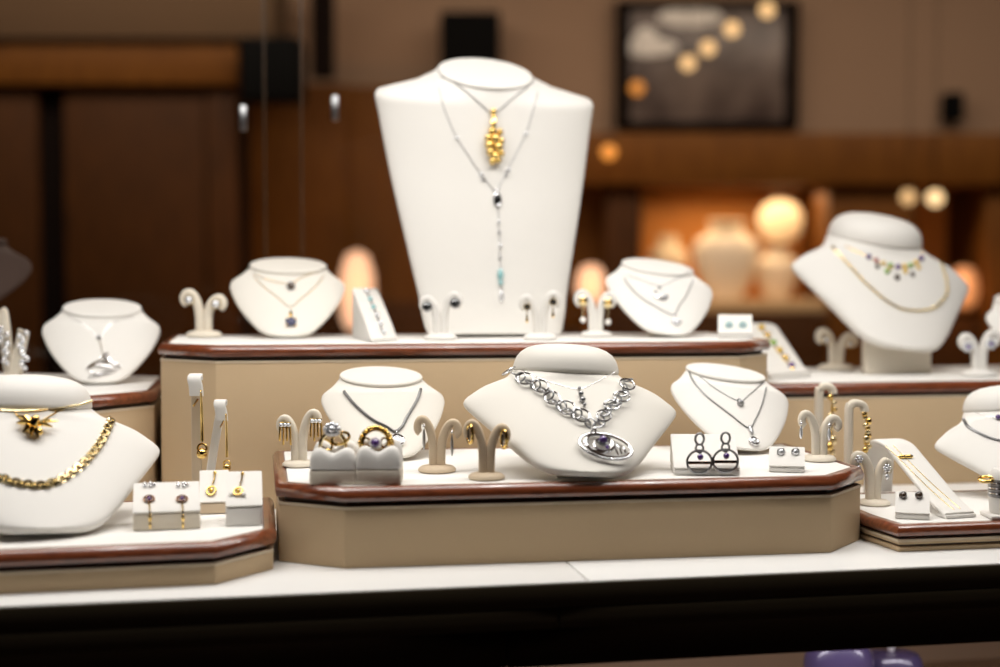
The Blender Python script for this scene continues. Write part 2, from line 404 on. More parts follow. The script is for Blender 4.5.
def cushion(name, label, xl, xr, by, z, hf, ty, depth, cat='display block', top_mat='white', low_mat='ivory', yaw=None, group=None, key=None):
    # a wedge block: low upright front, sloping top pad
    a, b = onz(xl, by, z), onz(xr, by, z); Y = (a.y + b.y) / 2; s = Y / F; w = (xr - xl) * s
    if yaw is None: yaw = -math.atan2((a.x + b.x) / 2, Y)
    root = thing(name, label, cat, ((a.x + b.x) / 2, Y, CZ + z), yaw, group)
    h0 = hf * s; dep = depth
    zb = at((xl + xr) / 2, ty, Y + dep).z - CZ - z
    # base
    G().rprism([(-w / 2, 0), (w / 2, 0), (w / 2, dep), (-w / 2, dep)], .0003, max(h0, .003), .0012, 3).build('base', low_mat, root)
    n = 6; prof = [(0.0, h0 + .0004), (-.0006, h0 + .0018), (.001, h0 + .0034)] + [(.001 + (dep - .002) * t, h0 + .0034 + (zb - h0 - .0034) * t) for t in (.25, .5, .75, .97)] + [(dep, zb - .002), (dep, h0 + .0004)]
    rg = []
    for x, k in ((-w / 2 + .0002, .93), (-w / 2, .98), (-w / 2 + .0015, 1.), (0, 1.), (w / 2 - .0015, 1.), (w / 2, .98), (w / 2 - .0002, .93)):
        my, mz = dep * .5, (h0 + zb) * .5
        rg.append([(x, my + (y - my) * k, mz + (zz - mz) * k) for y, zz in prof])
    o = G().loft(rg).build('pad', top_mat, root, sharp=50)
    bpy.context.view_layer.update()
    if key: BUSTS[key] = tree_of(list(root.children))
    return root
def ramp(key, label, fl, fr, bl, ty, z, lip=3, mt='white', thin=False, name='bracelet_ramp', group='sloping bracelet ramps'):
    # a solid wedge for bracelets: front edge fl-fr, back edge over bl at pixel row ty
    A1, A2, B1 = onz(*fl, z), onz(*fr, z), onz(*bl, z); B2 = B1 + (A2 - A1)
    ht = at(bl[0], ty, B1.y).z - CZ - z; l = lip * A1.y / F
    c = (A1 + A2 + B1 + B2) / 4; root = thing(name, label, 'bracelet ramp', (c.x, c.y, CZ + z), 0, group)
    d = (A2 - A1); rg = []
    if thin:
        m = d * .5; b = Vector((B1.x, B1.y, 0)) - Vector((A1.x, A1.y, 0)); f0 = Vector((A1.x, A1.y, CZ + z)) + Vector((m.x, m.y, 0)); t_ = 2.6 * A1.y / F
        P_ = [f0 + b * u + Vector((0, 0, v)) for u, v in ((0, t_ + .0005), (.2, ht * .2), (.45, ht * .47), (.7, ht * .74), (.85, ht * .90), (.95, ht - t_ * 1.3), (1.03, ht - t_), (1.10, ht - t_ * 1.6), (1.16, ht * .82), (1.18, ht * .5), (1.2, t_ * .2 + .0005))]
        bn = Vector((d.x, d.y, 0)); o = G().ribbon(spline(P_, 60), t_, bn.length / 2, binormal=bn.normalized(), n=20, p=.35).build('slope_strip', mt, root, True, sharp=60)
        G().rprism([(q.x, q.y) for q in (A1 - (B1 - A1) * .03, A2 - (B1 - A1) * .03, A2 + (B1 - A1) * .1, A1 + (B1 - A1) * .1)], CZ + z + .0003, CZ + z + t_ * 1.3, .0006, 2).build('front_lip', mt, root, True)
        bpy.context.view_layer.update(); BUSTS[key] = tree_of([o]); return root
    up = Vector((0, 0, 1)); z0 = CZ + z + .0003; e = (B1 - A1)
    prof = [(0, 0), (0, l), (.03, l + .0012)] + [(t, l + .0012 + (ht - l) * t ** 1.0) for t in (.2, .4, .6, .8, .93)] + [(.985, ht - .001), (1.0, ht - .004), (1.0, 0)]
    for t, k in ((0, .94), (.03, 1.), (.5, 1.), (.97, 1.), (1., .94)):
        rg.append([tuple(Vector((A1.x, A1.y, z0)) + Vector((d.x, d.y, 0)) * t + Vector((e.x, e.y, 0)) * (.5 + (q[0] - .5) * k) + up * (ht * .5 + (q[1] - ht * .5) * k if q[1] > l else q[1])) for q in prof])
    o = G().loft(rg).build('slope_block', mt, root, True, sharp=50)
    g = G()
    g.rprism([(q.x, q.y) for q in (A1 - e * .04, A2 - e * .04, A2 + e * .10, A1 + e * .10)], z0, z0 + l * .8, .0006, 2).build('front_lip', mt, root, True)
    bpy.context.view_layer.update(); BUSTS[key] = tree_of([o]); return root
def ringblock(label, xl, xr, by, z, ty, group):
    a, b = onz(xl, by, z), onz(xr, by, z); Y = (a.y + b.y) / 2; s = Y / F; w = (xr - xl) * s; h = (by - ty) * s
    root = thing('ring_block', label, 'ring block', ((a.x + b.x) / 2, Y, CZ + z), 0, group); d = w * .8; hb = h * .38
    G().rprism([(-w / 2, 0), (w / 2, 0), (w / 2, d), (-w / 2, d)], .0003, hb, .0018).build('base', 'ivory', root)
    for y0, y1, hh in ((.0, .46, .93), (.54, 1., 1.06)):
        prof = []
        for k in range(13):
            t = math.pi * k / 12; prof.append(((y0 + y1) / 2 * d - (y1 - y0) / 2 * d * math.copysign(abs(math.cos(t)) ** .7, math.cos(t)), hb + .0003 + (h * hh - hb) * math.sin(t) ** .7))
        rg = [[(w * x, (y0 + y1) / 2 * d + (q[0] - (y0 + y1) / 2 * d) * min(1., k + .2), hb + .0003 + (q[1] - hb) * k) for q in prof] for x, k in ((-.5, .3), (-.49, .55), (-.46, .76), (-.41, .91), (-.34, .99), (-.26, 1.), (-.17, .92), (-.08, .8), (0, .74), (.08, .8), (.17, .92), (.26, 1.), (.34, .99), (.41, .91), (.46, .76), (.49, .55), (.5, .3))]
        G().loft(rg).build('pad', 'white', root, sharp=60)
    return root, s, d, h
# ---------------------------------------------------------------- earrings
def earring(kind, px, py, Y, label, s=None, group=None, L=20, R=5, mats=None, lay=None):
    # hangs at a pixel in front of its stand; L = drop length, R = size, in pixels
    c = at(px, py, Y); s = Y / F
    if lay:                                    # lies on the pad stored under lay[0], reaching down to pixel row lay[1]
        a_ = spot(BUSTS[lay[0]], px, py, .0015); b_ = spot(BUSTS[lay[0]], px, lay[1], .0015); dd_ = b_[0] - a_[0]; c = a_[0]; L = dd_.length
    else: L *= s
    R *= s; e = thing('earring', label, 'earring', c, 0, group); m = mats or ['gold', 'crystal']
    if lay: e.rotation_euler = (math.atan2(dd_.y, -dd_.z), 0, 0)
    X, Z, N = Vector((1, 0, 0)), Vector((0, 0, 1)), Vector((0, -1, 0))
    if kind == 'disc':                         # round dark stone in a bezel
        G().lathe([(R, 0), (R, .0012), (R * .8, .0018), (.0003, .0014)], axis=N).build('bezel', m[0], e)
        G().lathe([(R * .82, .001), (R * .76, .0022), (R * .5, .0032), (.0003, .0034)], axis=N, n=12).build('stone', m[1], e, sharp=10)
        G().tube([(0, .001, 0), (0, .006, 0)], .0004).build('post', m[0], e)
        if L: G().ball((0, -.001, -L), R * .5, sc=(1, 1, 1.2)).build('drop', m[2] if len(m) > 2 else m[0], e)
    elif kind == 'drop':                       # hook, bar and stone drop
        G().torus((0, .001, 0), Z, N, R * .5, .0004, 12, 6).build('hook', m[0], e)
        G().ball((0, -.0008, -R * .3), R * .42, 10, 6).build('bead', m[0], e)
        G().ball((0, -.0008, -R - L * .5), L * .5, 10, 8, sc=(R / L * .9, R / L * .7, 1)).build('drop', m[1], e)
    elif kind == 'fringe':                     # a bar of stones with four strands
        for i in range(3): G().ball(((i - 1) * R * .62, -.001, 0), R * .38, 10, 6).build('stone', m[1], e)
        G().box((-R, -.0004, -R * .55), (R, .0006, R * .45), .0003).build('bar', m[0], e)
        for i in range(4):
            x = (i - 1.5) * R * .55; ll = L * (.8 + .2 * (i % 2))
            G().tube([(x, 0, -R * .4), (x * 1.08, -.0005, -ll * .6), (x * 1.12, 0, -ll)], R * .17, 6).build('strand', m[0], e)
    elif kind == 'hoop':
        G().torus((0, 0, -R * 1.2), (X * .5 + N * .85).normalized(), Z, R * .9, R * .28, 22, 8, R * 1.5).build('hoop', m[0], e)
        G().torus((0, -.0006, -R * 1.2), (X * .5 + N * .85).normalized(), Z, R * .62, R * .13, 20, 6, R * 1.15).build('inner_hoop', m[1], e)
        G().tube([(0, .004, R * .2), (0, -.0005, R * .2)], .0004).build('post', m[0], e)
    elif kind == 'pearl':
        G().lathe([(R, 0), (R, .0010), (R * .7, .0022), (.0003, .0028)], axis=N).build('disc', m[0], e)
        G().ball((0, -.0028, 0), R * .5, 10, 6).build('stone', m[1], e)
        G().tube([(0, -.001, -R * .8), (0, -.001, -L + R * .5)], R * .16, 6, radii=[R * (.2 if i % 2 else .12) for i in range(2)]).build('chain', m[0], e)
        G().ball((0, -.001, -L), R * .62).build('pearl', m[2], e)
    elif kind == 'tear':
        G().lathe([(R * .8, 0), (R * .8, .001), (R * .6, .002), (.0003, .0026)], axis=N, n=12).build('stone', m[1], e, sharp=10)
        G().torus((0, -.0008, 0), X, Z, R * .85, R * .16, 18, 6).build('bezel', m[0], e)
        G().lathe([(.0003, -L), (R * .38, -L + R * .35), (R * .42, -L + R * .7), (R * .22, -L * .55), (.0004, -R * .7)], n=12).build('drop', m[0], e)
    elif kind == 'cluster':                    # flower of small stones, optional drop of more stones
        for i in range(6):
            a = i * math.pi / 3; G().ball((math.cos(a) * R * .62, -.0008, math.sin(a) * R * .62), R * .36, 8, 5, flat=True).build('stone', m[1], e)
        G().ball((0, -.0012, 0), R * .42, 8, 5, flat=True).build('centre_stone', m[-1], e)
        G().torus((0, 0, 0), X, Z, R * .7, R * .2, 16, 6).build('setting', m[0], e)
        if L:
            G().tube([(0, -.0005, -R * .8), (0, -.0005, -L + R * .4)], R * .14, 6).build('link', m[0], e)
            G().ball((0, -.001, -L), R * .55, 8, 6, sc=(1, .7, 1.2), flat=True).build('drop', m[1], e)
    elif kind == 'circle':                     # coiled top, large ring with a crossbar and a dark stone
        G().torus((0, -.0006, 0), X, Z, R * .35, R * .10, 16, 6, R * .45).build('top_loop', m[0], e)
        G().torus((0, -.0006, -R * .75), X, Z, R * .30, R * .09, 16, 6, R * .34).build('middle_loop', m[0], e)
        G().torus((0, -.0010, -L), X, Z, R, R * .10, 32, 8, R * .92).build('ring', m[0], e)
        G().box((-R * .95, -.0008, -L - R * .20), (R * .95, .0004, -L + R * .05), .0003).build('crossbar', m[1], e)
        G().ball((R * .05, -.0022, -L + R * .42), R * .27, 10, 7, flat=True).build('stone', m[2], e)
    elif kind == 'stud':
        G().ball((0, -.0015, 0), R * .8, 10, 7, sc=(1, .8, 1), flat=True).build('stone', m[1], e)
        G().torus((0, 0, 0), X, Z, R * .82, R * .22, 16, 6).build('setting', m[0], e)
    elif kind == 'long':                       # very long tapering wire with a ball
        G().torus((0, 0, 0), Z, N, R * .5, .0005, 12, 6).build('hook', m[0], e)
        G().tube([(-R * .5, 0, -R), (-R * .95, -.0005, -L * .16), (-R * 1.3, 0, -L * .22)], R * .18, 6).build('side_leaf', m[0], e)
        G().tube([(0, 0, 0), (R * .1, -.0005, -L * .3), (R * .12, 0, -L * .8)], R * .2, 8, radii=[R * .14, R * .22, R * .3]).build('wire', m[0], e)
        G().torus((R * .12, -.0005, -L + R * .9), X, Z, R * .75, R * .2, 16, 6).build('ring', m[1], e)
        G().ball((R * .12, -.0012, -L), R * .95, 12, 8).build('ball', m[0], e)
    elif kind == 'chainy':                     # string of gold nuggets
        k = 11; rnd = random.Random(int(px * 7 + py))
        for i in range(k):
            z = -L * i / (k - 1); G().ball((rnd.uniform(-.4, .4) * R, rnd.uniform(-.4, .1) * R, z), R * rnd.uniform(.38, .6), 8, 6, sc=(1, .8, rnd.uniform(.8, 1.3)), flat=i % 2 == 0).build('nugget', m[i % 2], e)
        G().tube([(0, 0, R * .3), (0, 0, -L)], R * .16, 6).build('wire', m[0], e)
    elif kind == 'ringdrop':                   # small hook, open oval ring below
        G().ball((0, -.0006, 0), R * .35, 8, 6).build('stud', m[0], e)
        G().tube([(0, -.0004, 0), (R * .15, -.0008, -L * .4), (0, -.0004, -L * .62)], R * .16, 6).build('link', m[0], e)
        G().torus((0, -.001, -L), X, Z, R * .8, R * .2, 20, 6, R).build('ring', m[0], e)
        G().ball((0, -.0016, -L), R * .42, 8, 6, flat=True).build('stone', m[1], e)
        if len(m) > 2:
            for sx in (-1, 1): G().ball((sx * R * 1.15, -.001, -L - R * .75), R * .42).build('pearl', m[2], e)
    elif kind == 'threedrop':                  # flower, ring and long thin drop
        for i in range(5):
            a = i * 2 * math.pi / 5; G().ball((math.cos(a) * R * .6, -.001, math.sin(a) * R * .5), R * .34, 8, 5, flat=True).build('petal', m[0], e)
        G().torus((0, -.0012, -L * .36), X, Z, R * .62, R * .17, 18, 6).build('ring', m[1], e)
        G().ball((0, -.0016, -L * .36), R * .3, 8, 6).build('stone', m[2], e)
        G().tube([(0, -.001, -L * .36 - R * .8), (0, -.001, -L)], R * .15, 6).build('chain', m[3], e)
        G().ball((0, -.001, -L * .82), R * .3, 8, 6, sc=(.8, .8, 1.6)).build('drop', m[3], e)
    return e
# ---------------------------------------------------------------- necklaces
def necklace(key, label, chains, group=None, cat='necklace'):
    # chains: list of (pixel path, style dict); lies on the surface stored under key
    T = BUSTS[key]; mid = chains[0][0][len(chains[0][0]) // 2]; c, n = spot(T, *mid)
    root = thing('necklace' if cat == 'necklace' else cat, label, cat, c, 0, group)
    for path, st in chains:
        r = st.get('r', .0006); kind = st.get('kind', 'fine'); off = st.get('off', r * .9)
        D = drape(T, path, st.get('n', 60), off)
        if kind == 'fine': fine_chain('chain', st.get('m', 'silver'), root, D, r, st.get('link', .0016))
        elif kind == 'link': link_chain('chain', st.get('m', 'silver'), root, D, st['R'], r, st.get('pitch', .75), st.get('ratio', .7), st.get('tilt', .5))
        elif kind == 'snake': G().tube([p for p, n in D], r, 8).build('chain', M[st.get('m', 'silver')], root, True)
    return root
def on(key, px, py, off=.001):
    p, n = spot(BUSTS[key], px, py, off); r, u = frame(n); return p, n, r, u, (p - CAM).length / F
# ================================================================ THE SHOW CASE
TH = math.atan(.176)
def wpt(px, py, z):
    q = onz(px, py, z); return (q.x, q.y)
# ---- counter: two white worktop slabs over a dark stepped fascia
FA, FB = onz(0, 606, 0), onz(1000, 563, 0)
du = Vector((FB.x - FA.x, FB.y - FA.y)).normalized(); dv = Vector((-du.y, du.x))
def cu(u, v): q = Vector((FA.x, FA.y)) + du * u + dv * v; return (q.x, q.y)
SEAM = (Vector((onz(588, 580, 0).x, onz(588, 580, 0).y)) - Vector((FA.x, FA.y))).dot(du)
counter = thing('display_counter', 'white topped display counter with a dark stepped front edge', 'counter', (0, 1.5, 0))
for u0, u1 in ((-.75, SEAM - .0006), (SEAM + .0006, 1.75)):
    G().rprism([cu(u0, 0), cu(u1, 0), cu(u1, 1.5), cu(u0, 1.5)], CZ - .022, CZ, .0012, 2).build('worktop_slab', 'top', counter, True)
def fascia(name, u0, u1, v0, z0, z1, m): return G().rprism([cu(u0, v0), cu(u1, v0), cu(u1, v0 + .03), cu(u0, v0 + .03)], CZ + z0, CZ + z1, .0008, 2).build(name, m, counter, True)
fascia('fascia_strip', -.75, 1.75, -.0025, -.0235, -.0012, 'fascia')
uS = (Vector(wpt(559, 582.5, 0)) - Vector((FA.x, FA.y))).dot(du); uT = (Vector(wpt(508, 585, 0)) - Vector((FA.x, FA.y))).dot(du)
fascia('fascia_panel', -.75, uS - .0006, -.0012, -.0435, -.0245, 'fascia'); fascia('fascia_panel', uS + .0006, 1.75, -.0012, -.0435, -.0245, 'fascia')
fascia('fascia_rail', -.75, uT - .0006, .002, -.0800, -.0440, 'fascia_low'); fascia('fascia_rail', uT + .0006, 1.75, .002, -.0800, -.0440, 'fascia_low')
# lower compartment: shelf, back panel, end panels
G().rprism([cu(-.75, .06), cu(1.75, .06), cu(1.75, .72), cu(-.75, .72)], CZ - .335, CZ - .315, .001, 2).build('lower_shelf', mat('brown shelf laminate', (.34, .22, .12), .5), counter, True)
G().rprism([cu(-.75, .72), cu(1.75, .72), cu(1.75, .74), cu(-.75, .74)], .0, CZ - .024, .001, 2).build('back_panel', mat('brown back panel', (.36, .24, .14), .6), counter, True)
for u in (-.75, 1.73): G().rprism([cu(u, .04), cu(u + .02, .04), cu(u + .02, .71), cu(u, .71)], .0, CZ - .024, .001, 2).build('end_panel', 'fascia', counter, True)
G().rprism([cu(-.73, .05), cu(1.73, .05), cu(1.73, .07), cu(-.73, .07)], .0, CZ - .336, .001, 2).build('plinth_panel', 'fascia', counter, True)
LOWZ = -.315
# ---- trays and platforms (rows of pixel corners projected on to the counter)
def poly_from(front, depth_pts): return front + depth_pts
def back(q, d): return (q[0] - TH_S * d, q[1] + TH_C * d)
TH_S, TH_C = math.sin(TH), math.cos(TH)
fl, fr_, crr, cll = wpt(345, 569, 0), wpt(831, 553, 0), wpt(860, 540, 0), wpt(279, 561.5, 0)
TRAY = .080
bl, br = (-.2655, 1.635), back(crr, .215)
platform('display_tray', 'large central beige tray with mahogany rim holding the chunky silver necklace', 'display tray', [fl, fr_, crr, br, bl, cll], TRAY)
l1, l2 = wpt(215.6, 585, 0), wpt(277, 569.5, 0); l2 = (l2[0] - .0035, l2[1])
dd = Vector((l1[0] - wpt(0, 595, 0)[0], l1[1] - wpt(0, 595, 0)[1])).normalized()
LB = back(l2, .20); LT = .040
platform('display_tray', 'low beige tray with mahogany rim carrying the gold bird pendant bust', 'display tray', [(l1[0] - dd.x * .55, l1[1] - dd.y * .55), l1, l2, LB, (LB[0] - .60, LB[1] - .10)], LT)
r1, r2 = wpt(895.7, 552.3, 0), wpt(861.5, 541, 0); r2 = (r2[0] + .005, r2[1]); r1 = (r1[0] + .003, r1[1]); RT = .0284
RB = back(r2, .15)
platform('display_tray', 'very low double layered tray with mahogany rim beside the large central tray', 'display tray', [r1, (r1[0] + .5, r1[1] + .094), (r1[0] + .5 - .03, r1[1] + .094 + .19), (RB[0], RB[1]), r2], RT, wood_h=.0115, reveal_h=.003, layers=[.0072, .0072])
UT = .202
u1, u2 = (-.3447, 1.68), (.308, 1.783); u3, u0 = (.356, 1.846), (-.425, 1.736)
platform('display_platform', 'tall wide beige platform with mahogany rim carrying the tall white bust', 'display platform', [u1, u2, u3, back(u3, .235), back(u0, .235), u0], UT)
RP = .1415
ra = (.366, 1.8555); rb_ = (1.02, 1.8555 + .176 * .66)
platform('display_platform', 'beige platform with mahogany rim under the gold necklace bust', 'display platform', [ra, rb_, back(rb_, .31), back(ra, .31)], RP)
pa, pb = (-.4385, 1.756), (-.497, 1.663)
platform('display_platform', 'beige platform with mahogany rim under the silver ship pendant bust', 'display platform', [(pb[0] - .45, pb[1] - .07), pb, pa, back(pa, .25), (-1.0, 2.14)], RP)
# ---- glass sliding doors behind the display
gm, gn, gl, gb = new_mat('clear glass'); gn.remove(gb)
tr = gn.new('ShaderNodeBsdfTransparent'); tr.inputs['Color'].default_value = (.97, .975, .97, 1); gg = gn.new('ShaderNodeBsdfGlossy'); gg.inputs['Roughness'].default_value = .02
fz = gn.new('ShaderNodeFresnel'); fz.inputs['IOR'].default_value = 1.18; ms = gn.new('ShaderNodeMixShader')
gl.new(fz.outputs['Fac'], ms.inputs['Fac']); gl.new(tr.outputs['BSDF'], ms.inputs[1]); gl.new(gg.outputs['BSDF'], ms.inputs[2]); gl.new(ms.outputs['Shader'], gn['Material Output'].inputs['Surface'])
M['glass'] = gm; M['edge'] = mat('glass edge', (.06, .035, .02), .25, coat=.5)
def door(xl, xr, v, label, pull_px, pull_py, edges):
    a = (Vector((at(xl, 300, 2.4).x, 0))).x; b = at(xr, 300, 2.4).x
    f = lambda x: 2.39 + .176 * x + v
    e = thing('sliding_glass_door', label, 'glass door', ((a + b) / 2, f((a + b) / 2), CZ + .0005))
    z1 = CZ + .86; t = .005
    G().box((0, 0, 0), (1, 1, 1)).v
    g = G(); vs = [(a, f(a), CZ + .001), (b, f(b), CZ + .001), (b, f(b) + t, CZ + .001), (a, f(a) + t, CZ + .001)]
    g.add(vs + [(x, y, z1) for x, y, z in vs], [(3, 2, 1, 0), (4, 5, 6, 7), (0, 1, 5, 4), (2, 3, 7, 6)], True).build('pane', gm, e, True, smooth=False)
    for x in edges:
        G().rprism([(x - .0016, f(x) - .0004), (x + .0016, f(x) - .0004), (x + .0016, f(x) + t + .0004), (x - .0016, f(x) + t + .0004)], CZ + .001, z1, .0004, 1).build('edge_strip', 'edge', e, True)
    q = at(pull_px, pull_py, f(at(pull_px, pull_py, 2.35).x) - .006)
    G().rprism([(q.x - .0058, q.y - .003), (q.x + .0058, q.y - .003), (q.x + .0058, q.y + .005), (q.x - .0058, q.y + .005)], q.z - .021, q.z + .021, .002, 2).build('finger_pull', 'old_silver', e, True)
xr1 = at(308, 300, 2.4).x; xl2 = at(272, 300, 2.4).x
door(-140, 308, 0., 'clear sliding glass door behind the blue stone pendant bust', 243, 118, [xr1])
door(272, 1140, .012, 'wide clear sliding glass door behind the tall white bust', 335, 108, [xl2])
# ================================================================ BUSTS
G_S = 'small necklace busts'; G_L = 'large necklace busts'
make_bust('b1', BUST_SMALL, [-0.529, 1.8317, 1.0658, 0.0783, 0.698, 0.2498, 0.011], 'small white bust wearing a silver ship pendant, on the far left platform', G_S, RP)
make_bust('b2', BUST_SMALL, [-0.2854, 1.8553, 1.1261, 0.0793, 0.7174, 0.1393, 0.0172], 'small white bust with a dark blue stone pendant on the tall platform', G_S, UT, 'cream', 'cream')
make_bust('b3', BUST_SMALL, [0.228, 1.8791, 1.1276, 0.0772, 0.7185, 0.1164, 0.1088], 'small white bust with silver moon pendant, right of the tall bust', G_S, UT)
make_bust('b4', BUST_SMALL, [-0.1204, 1.5318, 1.0053, 0.0719, 0.7447, 0.2072, 0.0188], 'small white bust with round silver medallion behind the two ring blocks', G_S, TRAY, 'cream', 'cream')
make_bust('b5', BUST_SMALL, [0.2838, 1.5884, 1.008, 0.0739, 0.7897, 0.1508, 0.1173], 'small white bust with two silver pendant chains behind the ringed earrings', G_S, TRAY)
make_bust('b6', BUST_LARGE, [0.0882, 1.3791, 1.0113, 0.1164, 0.8579, 0.1415, 0.0591], 'large white bust wearing the chunky silver link necklace', G_L, TRAY, 'cream', 'cream', sw=.22)
make_bust('b7', BUST_LARGE, [0.5908, 2.0, 1.1029, 0.1463, 0.5787, 0.2046, 0.1135], 'large white bust on a tall foot wearing a gemstone collar and gold necklace', G_L, RP, sw=.36)
make_bust('b8', BUST_LARGE, [-0.4188, 1.2808, 0.9728, 0.1277, 0.857, 0.4703, 0.0607], 'large white bust wearing gold bird pendant, cut by the left photo edge', G_L, LT)
make_bust('b9', BUST_LARGE, [0.6391, 1.5435, 0.9629, 0.1129, 0.8974, 0.0727, -0.06], 'large white bust with thin silver collar on the double layered tray', G_L, RT)
make_bust('b10', BUST_SMALL, [0.8111, 2.0, 1.0672, 0.08, 0.7, 0.15, 0.1], 'white bust tip showing at the right edge beside the purple stud earrings', G_S, RP)
M['shade_brown'] = mat('shade brown suede', (.045, .022, .014), .8, bump=.1)  # dark brown stands for the shaded side of a bust
make_bust('b11', BUST_SMALL, [-0.8211, 1.93, 1.1458, 0.14, 0.95, 0.2, 0.03], 'bust tip coloured dark as in shade, showing at the left edge of the photo', G_S, RP, 'shade_brown', 'shade_brown')
make_bust('t', BUST_TALL, [-0.0013, 1.8945, 1.1272, 0.1598, 0.1483, 0.2637, 0.0111], 'tall white shoulder bust in the middle of the upper platform', None, UT, 'white', 'white', name='shoulder_bust', sw=.45)
# ================================================================ NECKLACES
def pend(root, name, m, g): return g.build(name, m, root, True)
# silver ship pendant
n = necklace('b1', 'fine silver necklace with a jagged silver ship pendant', [([(67, 316), (78, 321), (89, 329), (99, 338), (106, 330), (114, 322), (134, 317)], dict(r=.00045)), ], 'fine necklaces')
p, N, R, U, s = on('b1', 99, 338, .0015); pend(n, 'bead', 'old_silver', G().ball(p, 2.4 * s, 10, 7))
p2, N, R, U, s = on('b1', 103, 366, .002); pend(n, 'drop_bar', 'pale_gold', G().tube([p, p2 + U * 14 * s], .0005, 6))
g = G()
for (x0, y0, x1, y1, w) in ((-13, -3, -2, 5, 3.2), (-2, 5, 4, 12, 4.2), (1, 11, 7, 2, 3.4), (7, 2, 14, -2, 3.0), (-11, -6, -4, -10, 2.2), (-6, -9, 11, -5, 2.6), (-8, 1, 8, -3, 3.4), (-12, -12, 6, -8, 1.8), (-3, 0, 6, 5, 3.0)):
    a, b = p2 + (R * x0 + U * y0) * s * 1.2, p2 + (R * x1 + U * y1) * s * 1.2
    g.tube([a, (a + b) / 2 + N * .0008, b], w * s * .5, 6, radii=[w * s * .25, w * s * .5, w * s * .2])
pend(n, 'ship_pendant', 'silver', g)
# dark blue pendant bust: two chains
n = necklace('b2', 'short gold chain with smoky pearl topped pendant, on blue pendant bust', [([(253, 274), (268, 280), (289, 284), (303, 277), (318, 272)], dict(r=.00055, m='gold'))], 'fine necklaces')
p, N, R, U, s = on('b2', 291, 287, .0025); pend(n, 'stone', 'brown_gem', G().ball(p, 4.2 * s, 12, 8)); pend(n, 'cap_bead', 'pearl', G().ball(p + U * 3.6 * s + N * .001, 2.8 * s, 10, 7))
n = necklace('b2', 'longer gold chain with star shaped dark blue stone pendant', [([(254, 277), (264, 287), (278, 298), (290, 307), (301, 299), (314, 288), (324, 276)], dict(r=.00055, m='gold'))], 'fine necklaces')
p, N, R, U, s = on('b2', 291, 323, .0025); pend(n, 'bail', 'gold', G().tube([p + U * 15 * s, p + U * 10 * s, p + U * 4 * s], 1.4 * s, 6, radii=[.8 * s, 1.8 * s, 1.2 * s]))
g = G()
for k in range(5):
    a = math.pi / 2 + k * 2 * math.pi / 5; g.ball(p + R * math.cos(a) * 3.2 * s + U * math.sin(a) * 3.2 * s, 2.6 * s, 8, 6)
pend(n, 'blue_stone', 'blue', g.ball(p + N * .0008, 3.6 * s, 8, 6, flat=True))
for k in range(4):
    a = math.pi / 4 + k * math.pi / 2; pend(n, 'prong', 'gold', G().ball(p + R * math.cos(a) * 6 * s + U * math.sin(a) * 6 * s, 1.1 * s, 6, 5))
# moon pendant bust
n = necklace('b3', 'short silver chain with a small curved moon pendant', [([(627, 275), (641, 280), (660, 286), (676, 279), (690, 271)], dict(r=.0005, m='old_silver'))], 'fine necklaces')
p, N, R, U, s = on('b3', 661, 295, .002); pend(n, 'moon', 'silver', G().torus(p, R, U, 6 * s, 1.5 * s, 20, 8, a0=math.radians(150), a1=math.radians(340))); pend(n, 'stone', 'crystal', G().ball(p + R * 3 * s - U * 2.5 * s, 2.2 * s, 8, 6, flat=True)); pend(n, 'bead', 'old_silver', G().ball(p + U * 9 * s, 1.6 * s, 8, 6))
n = necklace('b3', 'longer silver rope chain hanging in a point with crystal drop', [([(624, 278), (629, 286), (640, 297), (656, 307), (673, 315), (679, 306), (686, 296), (693, 280)], dict(r=.0008, m='old_silver', link=.002))], 'fine necklaces')
p, N, R, U, s = on('b3', 676, 323, .002); pend(n, 'crystal_drop', 'crystal', G().ball(p, 3.6 * s, 8, 6, flat=True).ball(p + R * 3.5 * s + U * s, 2.4 * s, 8, 6, flat=True).ball(p - R * 3 * s + U * s, 2.2 * s, 8, 6, flat=True)); pend(n, 'bail', 'silver', G().torus(p + U * 6 * s, U, N, 2.2 * s, .6 * s, 12, 6))
# medallion bust
n = necklace('b4', 'silver snake chain with round stone set medallion', [([(344, 392), (352, 402), (362, 412), (374, 421), (386, 427), (395, 432), (402, 427), (406, 419), (412, 409), (417, 400), (420.5, 390)], dict(r=.0016, m='old_silver', link=.0022))], 'chain necklaces')
p, N, R, U, s = on('b4', 397.5, 441, .002)
pend(n, 'medallion', 'silver', G().torus(p, R, U, 6 * s, 1.4 * s, 24, 8)); pend(n, 'disc', 'old_silver', G().lathe([(5.5 * s, 0), (5.2 * s, .001), (2 * s, .0016), (.0003, .0016)], p, axis=N))
for k in range(6):
    a = k * math.pi / 3; pend(n, 'stone', 'crystal', G().ball(p + R * math.cos(a) * 3.2 * s + U * math.sin(a) * 3.2 * s + N * .001, 1.4 * s, 7, 5, flat=True))
pend(n, 'bail', 'silver', G().torus(p + U * 8.5 * s, U, N, 2.2 * s, .7 * s, 12, 6))
